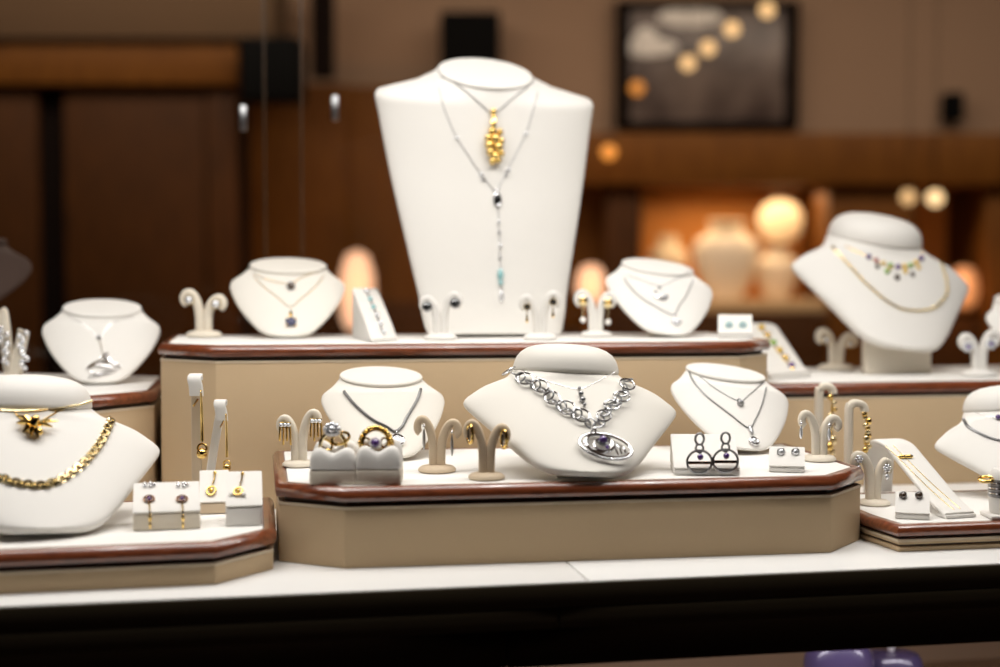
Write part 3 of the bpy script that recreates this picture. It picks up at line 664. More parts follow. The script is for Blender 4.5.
# two chains on the right tray bust
n = necklace('b5', 'short silver chain with a round dark silver pendant', [([(700, 377), (709, 384), (719, 391), (739, 401), (750, 394), (763, 383)], dict(r=.0006, m='old_silver'))], 'fine necklaces')
p, N, R, U, s = on('b5', 740, 404, .002); pend(n, 'pendant', 'old_silver', G().ball(p, 3.6 * s, 12, 8).ball(p + U * 4 * s, 2 * s, 8, 6)); pend(n, 'stone', 'crystal', G().ball(p + N * 2.2 * s, 2 * s, 8, 6, flat=True))
n = necklace('b5', 'long silver chain with stacked round pendants, reaching lower', [([(689, 371), (693, 381), (706, 396), (729, 414), (748, 428), (755, 420), (762, 404), (766, 388)], dict(r=.0009, m='old_silver', link=.002))], 'chain necklaces')
p, N, R, U, s = on('b5', 750, 430, .002); pend(n, 'bail', 'old_silver', G().tube([p + U * 4 * s, p, p - U * 5 * s], 2 * s, 8, radii=[1.2 * s, 2.3 * s, 1.4 * s]))
p, N, R, U, s = on('b5', 753.5, 442, .002); pend(n, 'pendant', 'silver', G().torus(p, R, U, 4 * s, 1.5 * s, 20, 8).ball(p + R * 4 * s + U, 1.2 * s, 6, 5)); pend(n, 'stone', 'crystal', G().ball(p, 3 * s, 9, 6, flat=True))
# chunky link necklace on the large bust
n = thing('necklace', 'chunky silver ring link necklace with large oval purple stone pendant', 'necklace', on('b6', 604, 449)[0])
left = [(506, 372), (513, 376), (521, 379.5), (532, 385), (543, 391), (554, 403), (563, 409), (573, 414), (586, 422), (594, 429)]
right = [(629, 370), (628, 378), (626, 386), (623, 394), (618, 402), (608, 410), (602, 420), (597, 428)]
T6 = BUSTS['b6']; rnd = random.Random(3)
for path in (left, right):
    D = drape(T6, path, 200, .0032); L = sum((b[0] - a[0]).length for a, b in zip(D, D[1:])); pos = 0.; i = 0
    while pos < L:
        big = i % 3 == 1; Rr = .0086 if big else .0056; k = min(199, int(pos / L * 199)); q, nn = D[k]; t = (D[min(k + 3, 199)][0] - D[max(k - 3, 0)][0]).normalized(); w = nn.cross(t).normalized()
        a = (.15 if big else (.55 if i % 3 == 0 else -.75)) + rnd.uniform(-.15, .15); w = (w * math.cos(a) + nn * math.sin(a)).normalized()
        G().torus(q + nn * (.0014 if big else .0), t, w, Rr, .00105 if big else .00095, 26, 8, Rr * rnd.uniform(.86, 1.0)).build('ring_link' if big else 'link', 'chain_silver' if big else 'old_silver', n, True)
        pos += .0104; i += 1
p, N, R, U, s = on('b6', 604.5, 449, .004)
ca, sa = math.cos(math.radians(-17)), math.sin(math.radians(-17)); e1, e2 = R * ca + U * sa, U * ca - R * sa
pend(n, 'oval_frame', 'silver', G().torus(p, e1, e2, 27 * s, 1.7 * s, 44, 10, 16.5 * s))
pend(n, 'oval_frame_front', 'silver', G().torus(p + N * .002 - U * 1.2 * s + R * s, e1, e2, 23.5 * s, 1.1 * s, 40, 8, 14 * s))
pend(n, 'inner_ring', 'silver', G().torus(p - R * 7 * s + U * 1.5 * s + N * .003, R, U, 14 * s, 1.7 * s, 32, 8, 12 * s))
pend(n, 'inner_ring', 'silver', G().torus(p - R * 5 * s - U * 2 * s + N * .0045, R, U, 9 * s, 1.2 * s, 28, 8, 8 * s))
pend(n, 'setting', 'old_silver', G().lathe([(5.4 * s, 0), (5.6 * s, 1.5 * s), (4.6 * s, 2.4 * s)], p - R * 3 * s + U * 4 * s + N * .002, axis=N))
pend(n, 'purple_stone', 'purple', G().ball(p - R * 3 * s + U * 4 * s + N * .006, 4.4 * s, 9, 6, flat=True))
pend(n, 'small_stone', 'purple', G().ball(p - R * 1 * s - U * 5 * s + N * .005, 2.4 * s, 8, 6, flat=True)); pend(n, 'bail', 'silver', G().torus(p + U * 18 * s - R * 8 * s + N * .003, U, N, 4.5 * s, 1.3 * s, 16, 8))
for k in range(3): pend(n, 'web_bar', 'silver', G().tube([p + R * (6 + k * 6) * s + U * (6 - k * 3.5) * s, p + R * (8 + k * 5) * s - U * (3 + k) * s + N * .002, p + R * (10 + k * 4) * s - U * (12 - k) * s], 1.0 * s, 6))
n = necklace('b6', 'very thin silver chain with a dark beaded drop, above the chunky links', [([(520, 369), (536, 377), (556, 384), (579, 389), (599, 381), (616, 371)], dict(r=.00035, m='silver', link=.0012))], 'fine necklaces')
for k, (x, y, r) in enumerate(((579, 389.5, 1.8), (580.5, 395, 2.8), (582, 401, 3.2), (584, 406, 2.0))):
    p, N, R, U, s = on('b6', x, y, .0025); pend(n, 'bead', 'old_silver', G().ball(p, r * s, 9, 7, flat=k % 2 == 1))
# gemstone collar and gold necklace on the right bust
n = necklace('b7', 'gold herringbone necklace hanging low in a curve', [([(832, 247), (843, 259), (855, 272), (864, 282), (873, 290), (882, 298), (891, 304), (900, 308.5), (909, 310.5), (918, 311), (927, 310), (934, 308), (940, 303), (945, 297), (947, 290), (946, 280), (943, 270), (940, 259)], dict(r=.0021, m='pale_gold', link=.004, n=90, off=.0012))], 'chain necklaces')
n = necklace('b7', 'short collar of purple, yellow and green gem drops on gold', [([(845, 246), (868, 257), (876, 261), (885, 265), (897, 267), (909, 266), (918, 262), (921, 258), (922, 252)], dict(r=.0007, m='gold'))])
for x, y, r, m in ((868.5, 257.5, 2.6, 'purple'), (876, 261, 2.4, 'red'), (883, 264, 2.2, 'yellow'), (890, 266, 2.6, 'green'), (897.5, 267.5, 2.8, 'purple'), (904, 267, 2.6, 'yellow'), (910, 266, 2.6, 'green'), (915.5, 263, 2.6, 'yellow'), (920.5, 258.5, 2.8, 'purple'),
                   (877, 267, 2.3, 'brown_gem'), (886.5, 272, 2.6, 'green'), (896.5, 278, 3.1, 'brown_gem'), (905, 272, 2.4, 'yellow'), (912, 275, 2.4, 'brown_gem'), (918, 268, 2.2, 'yellow'), (889, 269, 1.8, 'yellow')):
    p, N, R, U, s = on('b7', x, y, .002); pend(n, 'gem', m, G().ball(p, r * s, 8, 6, sc=(1, .8, 1.1), flat=True))
# gold bird and chunky collar
n = necklace('b8', 'flat gold choker with a gold bird pendant', [([(-38, 405), (-20, 409), (0, 411), (18, 411.5), (40, 410.5), (61, 408), (80, 404.5), (95, 399.5)], dict(r=.0012, m='pale_gold', link=.003)), ([(15, 412), (18, 417), (24, 422)], dict(r=.0007, m='gold')), ([(42, 421), (52, 415), (63, 408.5)], dict(r=.0007, m='gold'))])
p, N, R, U, s = on('b8', 32, 429, .006)
pend(n, 'bird_body', 'gold', G().ball(p, 7 * s, 12, 8, sc=(.75, .7, 1.5), rot=Matrix.Rotation(.5, 3, 'Y')).ball(p + R * 5 * s - U * 9 * s, 3.6 * s, 10, 7))
for a, l, w, nm in ((132, 15, 4.4, 'wing'), (165, 12, 4.6, 'wing'), (8, 20, 3.2, 'wing'), (-12, 15, 3.4, 'wing'), (-80, 14, 3.6, 'tail'), (-105, 12, 3.4, 'tail'), (-140, 11, 3.6, 'tail'), (85, 9, 3.4, 'crest')):
    l *= 1.2; w *= 1.25; d = R * math.cos(math.radians(a)) + U * math.sin(math.radians(a))
    pend(n, nm, 'gold', G().tube([p, p + d * l * s * .5 + N * .003, p + d * l * s], w * s * .5, 8, radii=[w * s * .45, w * s * .62, w * s * .15]))
n = necklace('b8', 'heavy flat gold link collar necklace curving below the gold bird', [([(-58, 418), (-48, 440), (-36, 458), (-20, 471), (0, 478), (15, 483), (41, 486), (56, 482), (66, 477), (77, 469), (87, 460), (96, 449), (102, 440), (108, 427), (113, 416)], dict(kind='link', m='pale_gold', R=.0044, r=.0015, pitch=.62, ratio=.85, tilt=.35, n=120, off=.0012))], 'chain necklaces')
# silver collar on the lower right bust
n = necklace('b9', 'flat silver collar around the neck of the lower right bust', [([(964, 420), (968, 427), (981, 434.5), (994, 439.5), (1008, 442), (1030, 443), (1050, 438)], dict(r=.0016, m='old_silver', link=.003, off=.001))], 'chain necklaces')
n = necklace('b9', 'thin chain with a purple stone, higher on the lower right bust', [([(976, 413), (985, 416), (997, 418.5), (1010, 420), (1030, 420)], dict(r=.0005, m='silver'))], 'fine necklaces')
p, N, R, U, s = on('b9', 998, 418, .002); pend(n, 'stone', 'purple', G().ball(p, 2.6 * s, 8, 6, flat=True))
# tall bust
n = necklace('t', 'silver chain with a knotted gold charm pendant on the tall bust', [([(441, 77), (456, 84), (473, 97.5), (489, 112)], dict(r=.0008, m='old_silver', link=.0022)), ([(497, 112), (513.5, 97.5), (525, 89), (534, 80)], dict(r=.0008, m='old_silver', link=.0022))])
p0, N, R, U, s = on('t', 493, 112, .003); pend(n, 'ball', 'gold', G().ball(p0, 3.4 * s, 12, 8))
p, N, R, U, s = on('t', 493, 146, .006)
pend(n, 'bail', 'gold', G().tube([p0 - U * 3 * s, p + U * 23 * s, p + U * 14 * s], 2.6 * s, 8, radii=[1.6 * s, 3.0 * s, 2.0 * s]))
for x, y, r in ((-2, 14, 4.2), (6, 13, 3.8), (-6, 7, 3.8), (1, 6, 5.2), (7, 4, 3.6), (-5, 0, 4.6), (4, -2, 5.2), (-4, -7, 4.0), (7, -8, 3.4), (1, -11, 4.6), (-2, -16, 3.6), (4, -15, 3.0)):
    pend(n, 'knot_lobe', 'gold', G().ball(p + R * x * s + U * y * s + N * (r * .3 * s), r * s, 10, 7))
n = necklace('t', 'long fine silver lariat with dark oval stone and aqua drop', [([(439, 88), (443, 105), (450, 123), (457, 138), (469, 157), (481, 174), (495, 192)], dict(r=.0006, m='old_silver', link=.002)), ([(538, 92), (532, 114), (525.5, 134), (517, 152), (507.5, 170), (498, 190)], dict(r=.0006, m='old_silver', link=.002)), ([(498, 207), (499, 232), (500, 256), (500.5, 284), (501, 297)], dict(r=.0006, m='old_silver', link=.002))])
for x, y, r, m in ((457, 138, 1.9, 'crystal'), (481.5, 175, 2.2, 'crystal'), (483, 180, 1.6, 'old_silver'), (525.5, 134, 2.0, 'crystal'), (508, 170, 2.2, 'crystal'), (506, 175, 1.6, 'old_silver'), (496.5, 191, 2.6, 'silver'), (498.5, 222, 1.5, 'crystal'), (499, 233, 1.7, 'old_silver'), (500, 246, 2.0, 'crystal'), (500, 258, 1.7, 'old_silver')):
    p, N, R, U, s = on('t', x, y, .0015); pend(n, 'bead', m, G().ball(p, r * s, 8, 6, flat=m == 'crystal'))
p, N, R, U, s = on('t', 497, 200, .002); pend(n, 'oval_setting', 'silver', G().torus(p, R, U, 3.2 * s, 1.3 * s, 20, 8, 6.4 * s)); pend(n, 'dark_stone', 'black', G().ball(p, 2.7 * s, 10, 7, sc=(1, .8, 2)))
p, N, R, U, s = on('t', 500, 275, .002); pend(n, 'aqua_stone', 'aqua', G().ball(p, 4 * s, 9, 7, sc=(.8, .7, 1.6), flat=True).ball(p - U * 8 * s, 2.6 * s, 8, 6, flat=True))
p, N, R, U, s = on('t', 501, 297, .002); pend(n, 'end_drop', 'crystal', G().ball(p, 4 * s, 8, 7, sc=(.6, .6, 1.5), flat=True))
# ================================================================ STANDS AND EARRINGS
def pair(stand, kind, a, b, la, lb, group=None, dy=.008, **k):
    Y = STANDS[stand].location.y - dy
    earring(kind, a[0], a[1], Y, la, group=group, **k); earring(kind, b[0], b[1], Y, lb, group=group, **k)
E = 'earrings on small stands'
# upper platform
ystand('s1', 204, 340, UT, (22, 49), (22, 43), 'ivory horn shaped earring stand at the left end of the tall platform')
pair('s1', 'stud', (189, 300), (216, 304), 'gold framed stone earring, higher left one, left end of tall platform', 'gold framed stone earring, lower right one, left end of tall platform', E, R=5, mats=['pale_gold', 'crystal'])
ystand('s2', 440.5, 342.5, UT, (20, 45), (21, 49), 'white horn shaped earring stand before the tall bust, with dark disc earrings', 'white', 34)
pair('s2', 'disc', (427, 307), (455, 303.5), 'round dark stone earring in the left curl before the tall bust', 'round dark stone earring in the right curl before the tall bust', E, R=5.2, L=0, mats=['old_silver', 'black'])
ystand('s3', 540, 342.5, UT, (20, 46), (20, 50), 'white horn shaped earring stand under the right side of the tall bust', 'white', 34)
pair('s3', 'tear', (527, 307), (553, 302), 'dark stone earring with gold drop, left curl, right under tall bust', 'dark stone earring with gold drop, right curl, right under tall bust', E, R=3.6, L=16, mats=['gold', 'black'])
ystand('s4', 596, 339.5, UT, (21, 48), (19, 46), 'white horn shaped earring stand with gold and pearl earrings', 'white', 32)
pair('s4', 'pearl', (583, 301), (608, 303), 'gold disc earring with hanging pearl, left curl', 'gold disc earring with hanging pearl, right curl', E, R=5, L=19, mats=['pale_gold', 'gold', 'pearl'])
cushion('earring_block', 'small white slanted block with two aqua earrings, right end of tall platform', 718, 752, 338.5, UT, 4, 314, .022, 'earring block', low_mat='white', key='k1')
for x, w in ((729, 'left'), (743, 'right')):
    p = on('k1', x, 325, .002); earring('cluster', x, 325, p[0].y, f'pale aqua stone earring, {w} one on the small slanted block', group='aqua earrings', R=4.2, L=0, mats=['silver', 'aqua', 'crystal'])
# right platform
ystand('s5', 836, 373, RP, (20, 43), (20, 38), 'ivory horn shaped earring stand in front of the gold necklace bust')
pair('s5', 'stud', (826, 340), (850, 344), 'gold set stone stud, left one before the gold necklace bust', 'gold set stone stud, right one before the gold necklace bust', E, R=4, mats=['gold', 'crystal'])
ystand('s6', 979, 378.5, RP, (20, 43), (19, 47), 'white horn shaped earring stand near the right photo edge', 'white', 34)
pair('s6', 'cluster', (968, 347), (991, 344), 'pale purple cluster earring, left curl near the right photo edge', 'pale purple cluster earring, right curl near the right photo edge', E, R=6, L=0, mats=['silver', 'crystal', 'purple'])
# left platform: V shaped prongs with silver cuffs
p = onz(13, 384, RP); s_ = p.y / F
st = thing('prong_stand', 'ivory two pronged earring stand with silver clusters at the left edge', 'earring stand', (p.x, p.y, CZ + RP))
for q in ([(-1, 0, .0005), (-4, 0, 22 * s_), (-9, 0, 68 * s_), (-11, -2 * s_, 74 * s_)], [(3, 0, .0005), (5, 0, 22 * s_), (11, 0, 50 * s_), (12, -2 * s_, 54 * s_)]):
    G().ribbon(spline([(x * s_ if abs(x) > .2 else x, y, z) for x, y, z in q], 24), 5.6 * s_, 4 * s_).build('prong', 'ivory', st, sharp=60)
G().rprism([(-.018, -.012), (.018, -.012), (.018, .014), (-.018, .014)], .0002, .004, .001).build('foot', 'ivory', st)
for (x, y, lb) in ((4, 336, 'sparkling silver cluster earring on the taller prong at the left edge'), (23, 341, 'sparkling silver cluster earring on the shorter prong at the left edge')):
    e = thing('earring', lb, 'earring', at(x, y, p.y - .009), 0, 'silver cluster earrings'); rnd = random.Random(int(x))
    for k in range(12):
        G().ball((rnd.uniform(-4, 4) * s_, rnd.uniform(-1, 0) * s_, (8 - k * 3.2) * s_), rnd.uniform(2, 3.4) * s_, 8, 6, flat=True).build('stone' if k % 2 else 'bead', 'crystal' if k % 2 else 'silver', e)
# low left tray
cushion('earring_block', 'wide white block with two pink ring earrings and gold drops', 134, 200, 530, LT, 17, 481, .045, 'earring block', key='k2')
for x, y, w in ((149, 486, 'left'), (182, 486, 'right')):
    q = on('k2', x, y + 10, .0012)
    fy = onz(x, 530, LT).y - (.008 if w == 'left' else .003)
    s_ = fy / F; e = thing('earring', f'silver flower earring with pink ring and gold drop, {w} one on wide block', 'earring', q[0], 0, 'gold drop earrings on the wide block')
    tp = on('k2', x, y, .0015); md = on('k2', x, 500, .0015)
    for k in range(5):
        a = k * 2 * math.pi / 5; pend(e, 'petal', 'silver', G().ball(tp[0] + tp[2] * math.cos(a) * 5 * s_ + tp[3] * math.sin(a) * 2.6 * s_, 2.2 * s_, 8, 5, flat=True))
    pend(e, 'ring', 'rose', G().torus(md[0], md[2], md[3], 5 * s_, 1.3 * s_, 20, 6)); pend(e, 'stone', 'purple', G().ball(md[0], 2.4 * s_, 8, 6, flat=True))
    a, b = at(x + 1, 512, fy), at(x + 1, 529, fy)
    pend(e, 'chain', 'gold', G().tube([md[0] - md[3] * 5 * s_, a + Vector((0, 0, .001)), a, b], .8 * s_, 6)); pend(e, 'drop', 'gold', G().ball(a.lerp(b, .35), 1.8 * s_, 8, 6, sc=(1, 1, 2.2)).ball(a.lerp(b, .75), 1.4 * s_, 8, 6, sc=(1, 1, 1.8)))
cushion('earring_block', 'ivory block with one gold ring drop earring behind the wide block', 200, 229, 514, LT, 11, 469, .035, 'earring block', low_mat='tan', key='k3')
cushion('earring_block', 'small white block with gold and pearl earring at the tray corner', 226, 262.5, 526, LT, 19, 470, .045, 'earring block', low_mat='white', key='k4')
q = on('k3', 216, 480, .002); earring('ringdrop', 215, 474, q[0].y - .001, 'gold drop earring with open ring, on the ivory block', R=5.5, lay=('k3', 492), mats=['gold', 'yellow'], group='gold ring drops')
q = on('k4', 243, 478, .002); earring('ringdrop', 242.5, 475, q[0].y - .010, 'gold drop earring with two side pearls, on the tray corner block', R=5.5, lay=('k4', 493), mats=['gold', 'yellow', 'pearl'], group='gold ring drops')
cane('h1', 197, 503, LT, 374, 4.5, 'tall hooked stand with long gold drop, standing behind wide block', 1, 14, 'tan', tip_mat='white')
cane('h2', 206, 503, LT, 399, 4.5, 'shorter slanted hooked stand with long gold drop beside tall one', 1, 12, 'white', lean=16, tip_mat='white')
earring('long', 201, 393, onz(197, 503, LT).y - .0125, 'long gold wire earring with large gold ball on the taller hook', R=6, L=61, mats=['gold', 'gold'], group='long gold wire earrings')
earring('long', 226, 416, onz(206, 503, LT).y - .0125, 'long gold wire earring with small gold ball on the shorter hook', R=4.4, L=52, mats=['gold', 'gold'], group='long gold wire earrings')
# centre tray
ystand('s7', 299, 469, TRAY, (21, 53), (22, 59), 'ivory horn shaped earring stand with gold fringe earrings at tray left end', 'ivory', 34)
pair('s7', 'fringe', (285, 425), (316, 421), 'gold fringe earring with stone bar, left curl', 'gold fringe earring with stone bar, right curl', E, R=6, L=20, mats=['gold', 'crystal'])
ystand('s8', 437, 474.5, TRAY, (22, 58), (24, 54), 'tan horn shaped earring stand with silver drop earrings', 'tan', 38)
pair('s8', 'drop', (424, 425), (452, 431), 'slim silver drop earring, left curl of tan stand', 'slim silver drop earring, right curl of tan stand', E, R=3.5, L=22, mats=['silver', 'old_silver'])
ystand('s9', 486.5, 481.8, TRAY, (22, 62), (23, 57), 'tan horn shaped earring stand with gold hoop earrings at tray front', 'tan', 37)
pair('s9', 'hoop', (470, 427), (504, 432), 'dark gold hoop earring, left curl at tray front', 'dark gold hoop earring, right curl at tray front', E, R=6, mats=['gold', 'brown_gem'])
ystand('s10', 819, 463.5, TRAY, (20, 52), (21, 47), 'ivory horn shaped earring stand at the right end of the large tray', 'ivory', 34)
pair('s10', 'drop', (801, 422), (829, 424), 'small silver drop earring, left curl at the tray right end', 'small silver drop earring, right curl at the tray right end', E, R=4, L=13, mats=['silver', 'crystal'])
# rings
rt, s_, d_, h_ = ringblock('white ring block holding a silver flower ring, left of two', 309, 356, 485, TRAY, 446, 'ring blocks')
def ring_at(rt, label, px, py, rad, m): 
    c = at(px, py, rt.location.y + d_ * .5); return thing('ring', label, 'ring', c, 0, 'finger rings')
r = ring_at(rt, 'silver and gold ring with large flower shaped stone cluster', 333, 447, 16, 'silver')
G().torus((0, 0, 0), (1, .25, 0), (0, 0, 1), 13 * s_, 2.0 * s_, 32, 8, 15 * s_).build('band', 'pale_gold', r)
G().torus((8 * s_, -2 * s_, 9 * s_), (1, .3, .2), (0, .2, 1), 9 * s_, 1.6 * s_, 24, 8, 6 * s_).build('bow_loop', 'gold', r); G().torus((-7 * s_, -2 * s_, 3 * s_), (1, -.3, -.3), (0, .2, 1), 7 * s_, 1.4 * s_, 24, 8, 5 * s_).build('bow_loop', 'gold', r)
for k in range(9):
    a = k * 2 * math.pi / 8; rr = 6.2 * s_ if k < 8 else 0
    G().ball((math.cos(a) * rr, -7 * s_ - (2 * s_ if k == 8 else 0), 19 * s_ + math.sin(a) * rr * .75), (4 if k == 8 else 3.2) * s_, 8, 6, flat=True).build('stone', 'crystal', r)
G().lathe([(7 * s_, 12 * s_), (8.5 * s_, 15 * s_), (7.5 * s_, 18 * s_), (3 * s_, 19 * s_)], (0, -3 * s_, 0)).build('setting', 'old_silver', r)
rt, s_, d_, h_ = ringblock('white ring block holding a gold lattice ring, right of two', 355, 401, 485, TRAY, 444, 'ring blocks')
r = ring_at(rt, 'wide gold lattice ring with a purple stone', 376, 446, 18, 'gold')
G().torus((0, 0, 0), (1, .1, 0), (0, 0, 1), 15.5 * s_, 1.8 * s_, 36, 8, 18 * s_).build('band', 'gold', r); G().torus((0, -4 * s_, 0), (1, .1, 0), (0, 0, 1), 14.5 * s_, 1.5 * s_, 36, 8, 17 * s_).build('band', 'gold', r); G().torus((0, 4 * s_, 0), (1, .1, 0), (0, 0, 1), 15.5 * s_, 1.5 * s_, 36, 8, 18 * s_).build('band', 'gold', r)
for k in range(16):
    a = math.pi * (.06 + .88 * k / 15); G().ball((math.cos(a) * 16.5 * s_, (-2 if k % 2 else 2) * s_, math.sin(a) * 19 * s_), 2.6 * s_, 8, 6).build('bead', 'gold', r)
for sx in (-1, 1): G().torus((sx * 9 * s_, -6 * s_, 4 * s_), (1, 0, 0), (0, .1, 1), 3.4 * s_, 1.0 * s_, 18, 6, 5 * s_).build('scroll', 'gold', r)
G().lathe([(5.5 * s_, 0), (6.5 * s_, 3 * s_), (5 * s_, 5 * s_), (.0003, 5.5 * s_)], (0, -5 * s_, 4 * s_), axis=(0, -1, .15)).build('white_setting', 'pearl', r)
G().ball((0, -10 * s_, 4.5 * s_), 4.6 * s_, 9, 7, flat=True).build('purple_stone', 'purple', r)
# blocks on the tray, right
cushion('earring_block', 'wide white block with two large ringed silver earrings', 674, 740, 475.5, TRAY, 6, 433, .055, 'earring block', low_mat='white', key='k5', yaw=-.05)
yb = onz(707, 475, TRAY).y
for x, y, w in ((699.5, 439, 'left'), (725.5, 438, 'right')): earring('circle', x, y, yb - .005, f'large ringed silver earring with dark stone, {w} one on wide block', group='ringed earrings', R=12.5, L=23 , mats=['old_silver', 'rose', 'purple'])
cushion('earring_block', 'small white block with two crystal studs, right end of large tray', 769, 804.5, 472.5, TRAY, 5, 446, .024, 'earring block', low_mat='white', key='k6')
for x, w in ((781, 'left'), (795.5, 'right')):
    q = on('k6', x, 452, .0015); earring('stud', x, 452, q[0].y - .001, f'round crystal stud, {w} one on small block at tray end', group='crystal studs', R=4.2, mats=['old_silver', 'crystal'])
# low right tray
ystand('s11', 874, 507.5, RT, (23, 55), (17, 49), 'ivory horn shaped earring stand with crystal earrings on the low right tray', 'ivory', 32)
pair('s11', 'cluster', (859, 459), (887, 468), 'crystal cluster earring, left curl on the low right tray', 'crystal cluster earring, right curl on the low right tray', E, R=4.5, L=9, mats=['silver', 'crystal', 'crystal'])
cushion('earring_block', 'small white block with two dark stone studs, low right tray corner', 895.5, 929, 519.5, RT, 5, 491, .024, 'earring block', low_mat='white', key='k7')
for x, w in ((903, 'left'), (919, 'right')):
    q = on('k7', x, 496, .0015); earring('stud', x, 495, q[0].y - .001, f'dark stone stud, {w} one on the low right tray block', group='dark studs', R=4, mats=['old_silver', 'brown_gem'])
cane('h3', 818, 502, 0., 385, 7.5, 'tall ivory hooked stand with gold nugget earring behind tray end', 1, 12, 'ivory')
cane('h4', 848, 494, RT, 402, 8.5, 'ivory hooked stand with gold nugget earring between tray end and right tray', 1, 12, 'ivory')
earring('chainy', 832, 397, onz(818, 502, 0.).y - .004, 'long gold nugget earring on the taller right hook', R=6.5, L=62, mats=['gold', 'pale_gold'], group='gold nugget earrings')
earring('chainy', 866.5, 414, onz(848, 494, RT).y - .004, 'gold nugget earring on the lower right hook', R=6.5, L=36, mats=['gold', 'pale_gold'], group='gold nugget earrings')
# ================================================================ BRACELETS
ramp('r1', 'white sloping block with a silver and blue bracelet beside the tall bust', (371, 342), (397, 340), (352, 337), 288, UT)
n = necklace('r1', 'silver and pale blue stone bracelet lying on the slope beside tall bust', [([(366, 291), (370, 300), (374, 310), (378, 320), (381, 329), (384, 336)], dict(r=.0011, m='old_silver', link=.003))], None, 'bracelet')
for k in range(6):
    p, N, R, U, s = on('r1', 366 + k * 3.4, 292 + k * 8.2, .0022); pend(n, 'stone', 'aqua' if k in (1, 2) else 'crystal', G().ball(p, 2.7 * s, 8, 6, flat=True))
ramp('r2', 'white sloping block with a gold gem bracelet beside the tall platform', (770, 379.5), (810, 376.5), (733, 371), 324, RP, thin=True)
n = necklace('r2', 'gold bracelet with yellow, green and dark gems on the right slope', [([(760, 328), (768, 339), (776, 349), (784, 359), (793, 370)], dict(r=.0012, m='gold', link=.003))], None, 'bracelet')
for k, m in enumerate(('yellow', 'gold', 'green', 'yellow', 'gold', 'purple')):
    p, N, R, U, s = on('r2', 761 + k * 6, 329 + k * 7.6, .0025); pend(n, 'gem', m, G().ball(p, 3.6 * s, 8, 6, flat=True))
ramp('r3', 'long white sloping block with a thin gold bracelet on low right tray', (944, 518.5), (974, 516.5), (876, 497), 440, RT, thin=True)
n = necklace('r3', 'thin gold bracelet with a small bow on the long white slope', [([(886, 446), (898, 458), (910, 470), (925, 485), (945, 503), (954, 510)], dict(r=.0006, m='pale_gold', link=.002)), ([(893, 446), (905, 458), (918, 471), (935, 487), (952, 502), (960, 509)], dict(r=.0006, m='pale_gold', link=.002))], None, 'bracelet')
p, N, R, U, s = on('r3', 905, 458, .002); pend(n, 'bow', 'gold', G().ball(p - R * 4 * s, 3 * s, 8, 6, sc=(1.4, .6, .7)).ball(p + R * 4 * s, 3 * s, 8, 6, sc=(1.4, .6, .7)).ball(p, 1.8 * s, 8, 6))
# silver mesh bracelet on a white roll, right edge
p = onz(1009, 517, RT); s_ = p.y / F
e = thing('bracelet_roll', 'white padded bracelet roll cut by the right photo edge', 'bracelet stand', (p.x, p.y, CZ + RT))
G().lathe([(.0003, 4 * s_), (18 * s_, 4 * s_), (19.5 * s_, 7 * s_), (20 * s_, 20 * s_), (20 * s_, 40 * s_), (19 * s_, 46 * s_), (16 * s_, 49 * s_), (.0003, 50 * s_)], n=36, sy=.8).build('roll', 'white', e); G().rprism([(-24 * s_, -18 * s_), (24 * s_, -18 * s_), (24 * s_, 18 * s_), (-24 * s_, 18 * s_)], .0003, 4 * s_, .001).build('foot', 'white', e)
e = thing('bracelet', 'wide silver mesh bracelet with gold clasp around the white roll', 'bracelet', (p.x, p.y, CZ + RT + 30 * s_))
for k in range(7): G().lathe([(20.3 * s_, -1.3 * s_), (21.2 * s_, -.8 * s_), (21.2 * s_, .8 * s_), (20.3 * s_, 1.3 * s_)], (0, 0, (k - 3) * 2.6 * s_), n=48, sy=.8).build('mesh_row', 'silver' if k % 2 else 'old_silver', e)
G().torus((-25 * s_, -4 * s_, 9 * s_), (1, 0, .1), (0, .75, .35), 7 * s_, 1.8 * s_, 24, 8, 4.4 * s_).build('clasp', 'gold', e)
# ================================================================ BELOW THE COUNTER
def jewel_box(x0, x1, ytop, Y, label, knob=None):
    a, b = at(x0, 667, Y), at(x1, 667, Y); top = at((x0 + x1) / 2, ytop, Y).z; w = (b.x - a.x) / 2; z0 = CZ + LOWZ
    e = thing('jewellery_box', label, 'box', ((a.x + b.x) / 2, Y + w, z0), 0, 'boxes under the counter'); h = top - z0
    G().lathe([(w * .86, .0003), (w * .9, .004), (w * .95, h * .5), (w, h * .70), (w * 1.0, h * .74)], n=40, sy=.8).build('bowl', M['violet'], e)
    G().lathe([(w * 1.02, h * .745), (w * 1.03, h * .78), (w * .98, h * .88), (w * .86, h * .96), (w * .6, h * .995), (.0004, h)], n=40, sy=.8).build('lid', M['violet'], e)
    if knob: G().lathe([(.004, 0), (.0055, .006), (.009, .014), (.008, .021), (.0004, .024)], (0, 0, h), n=20).build('knob', 'pearl', e)
M['violet'] = mat('violet lacquer', (.085, .065, .15), .25, coat=.6)
jewel_box(812, 882, 650, 1.72, 'blurred violet round box under the counter, left of two')
jewel_box(868, 932, 659, 1.80, 'blurred violet round box with pale knob under the counter, right of two', True)
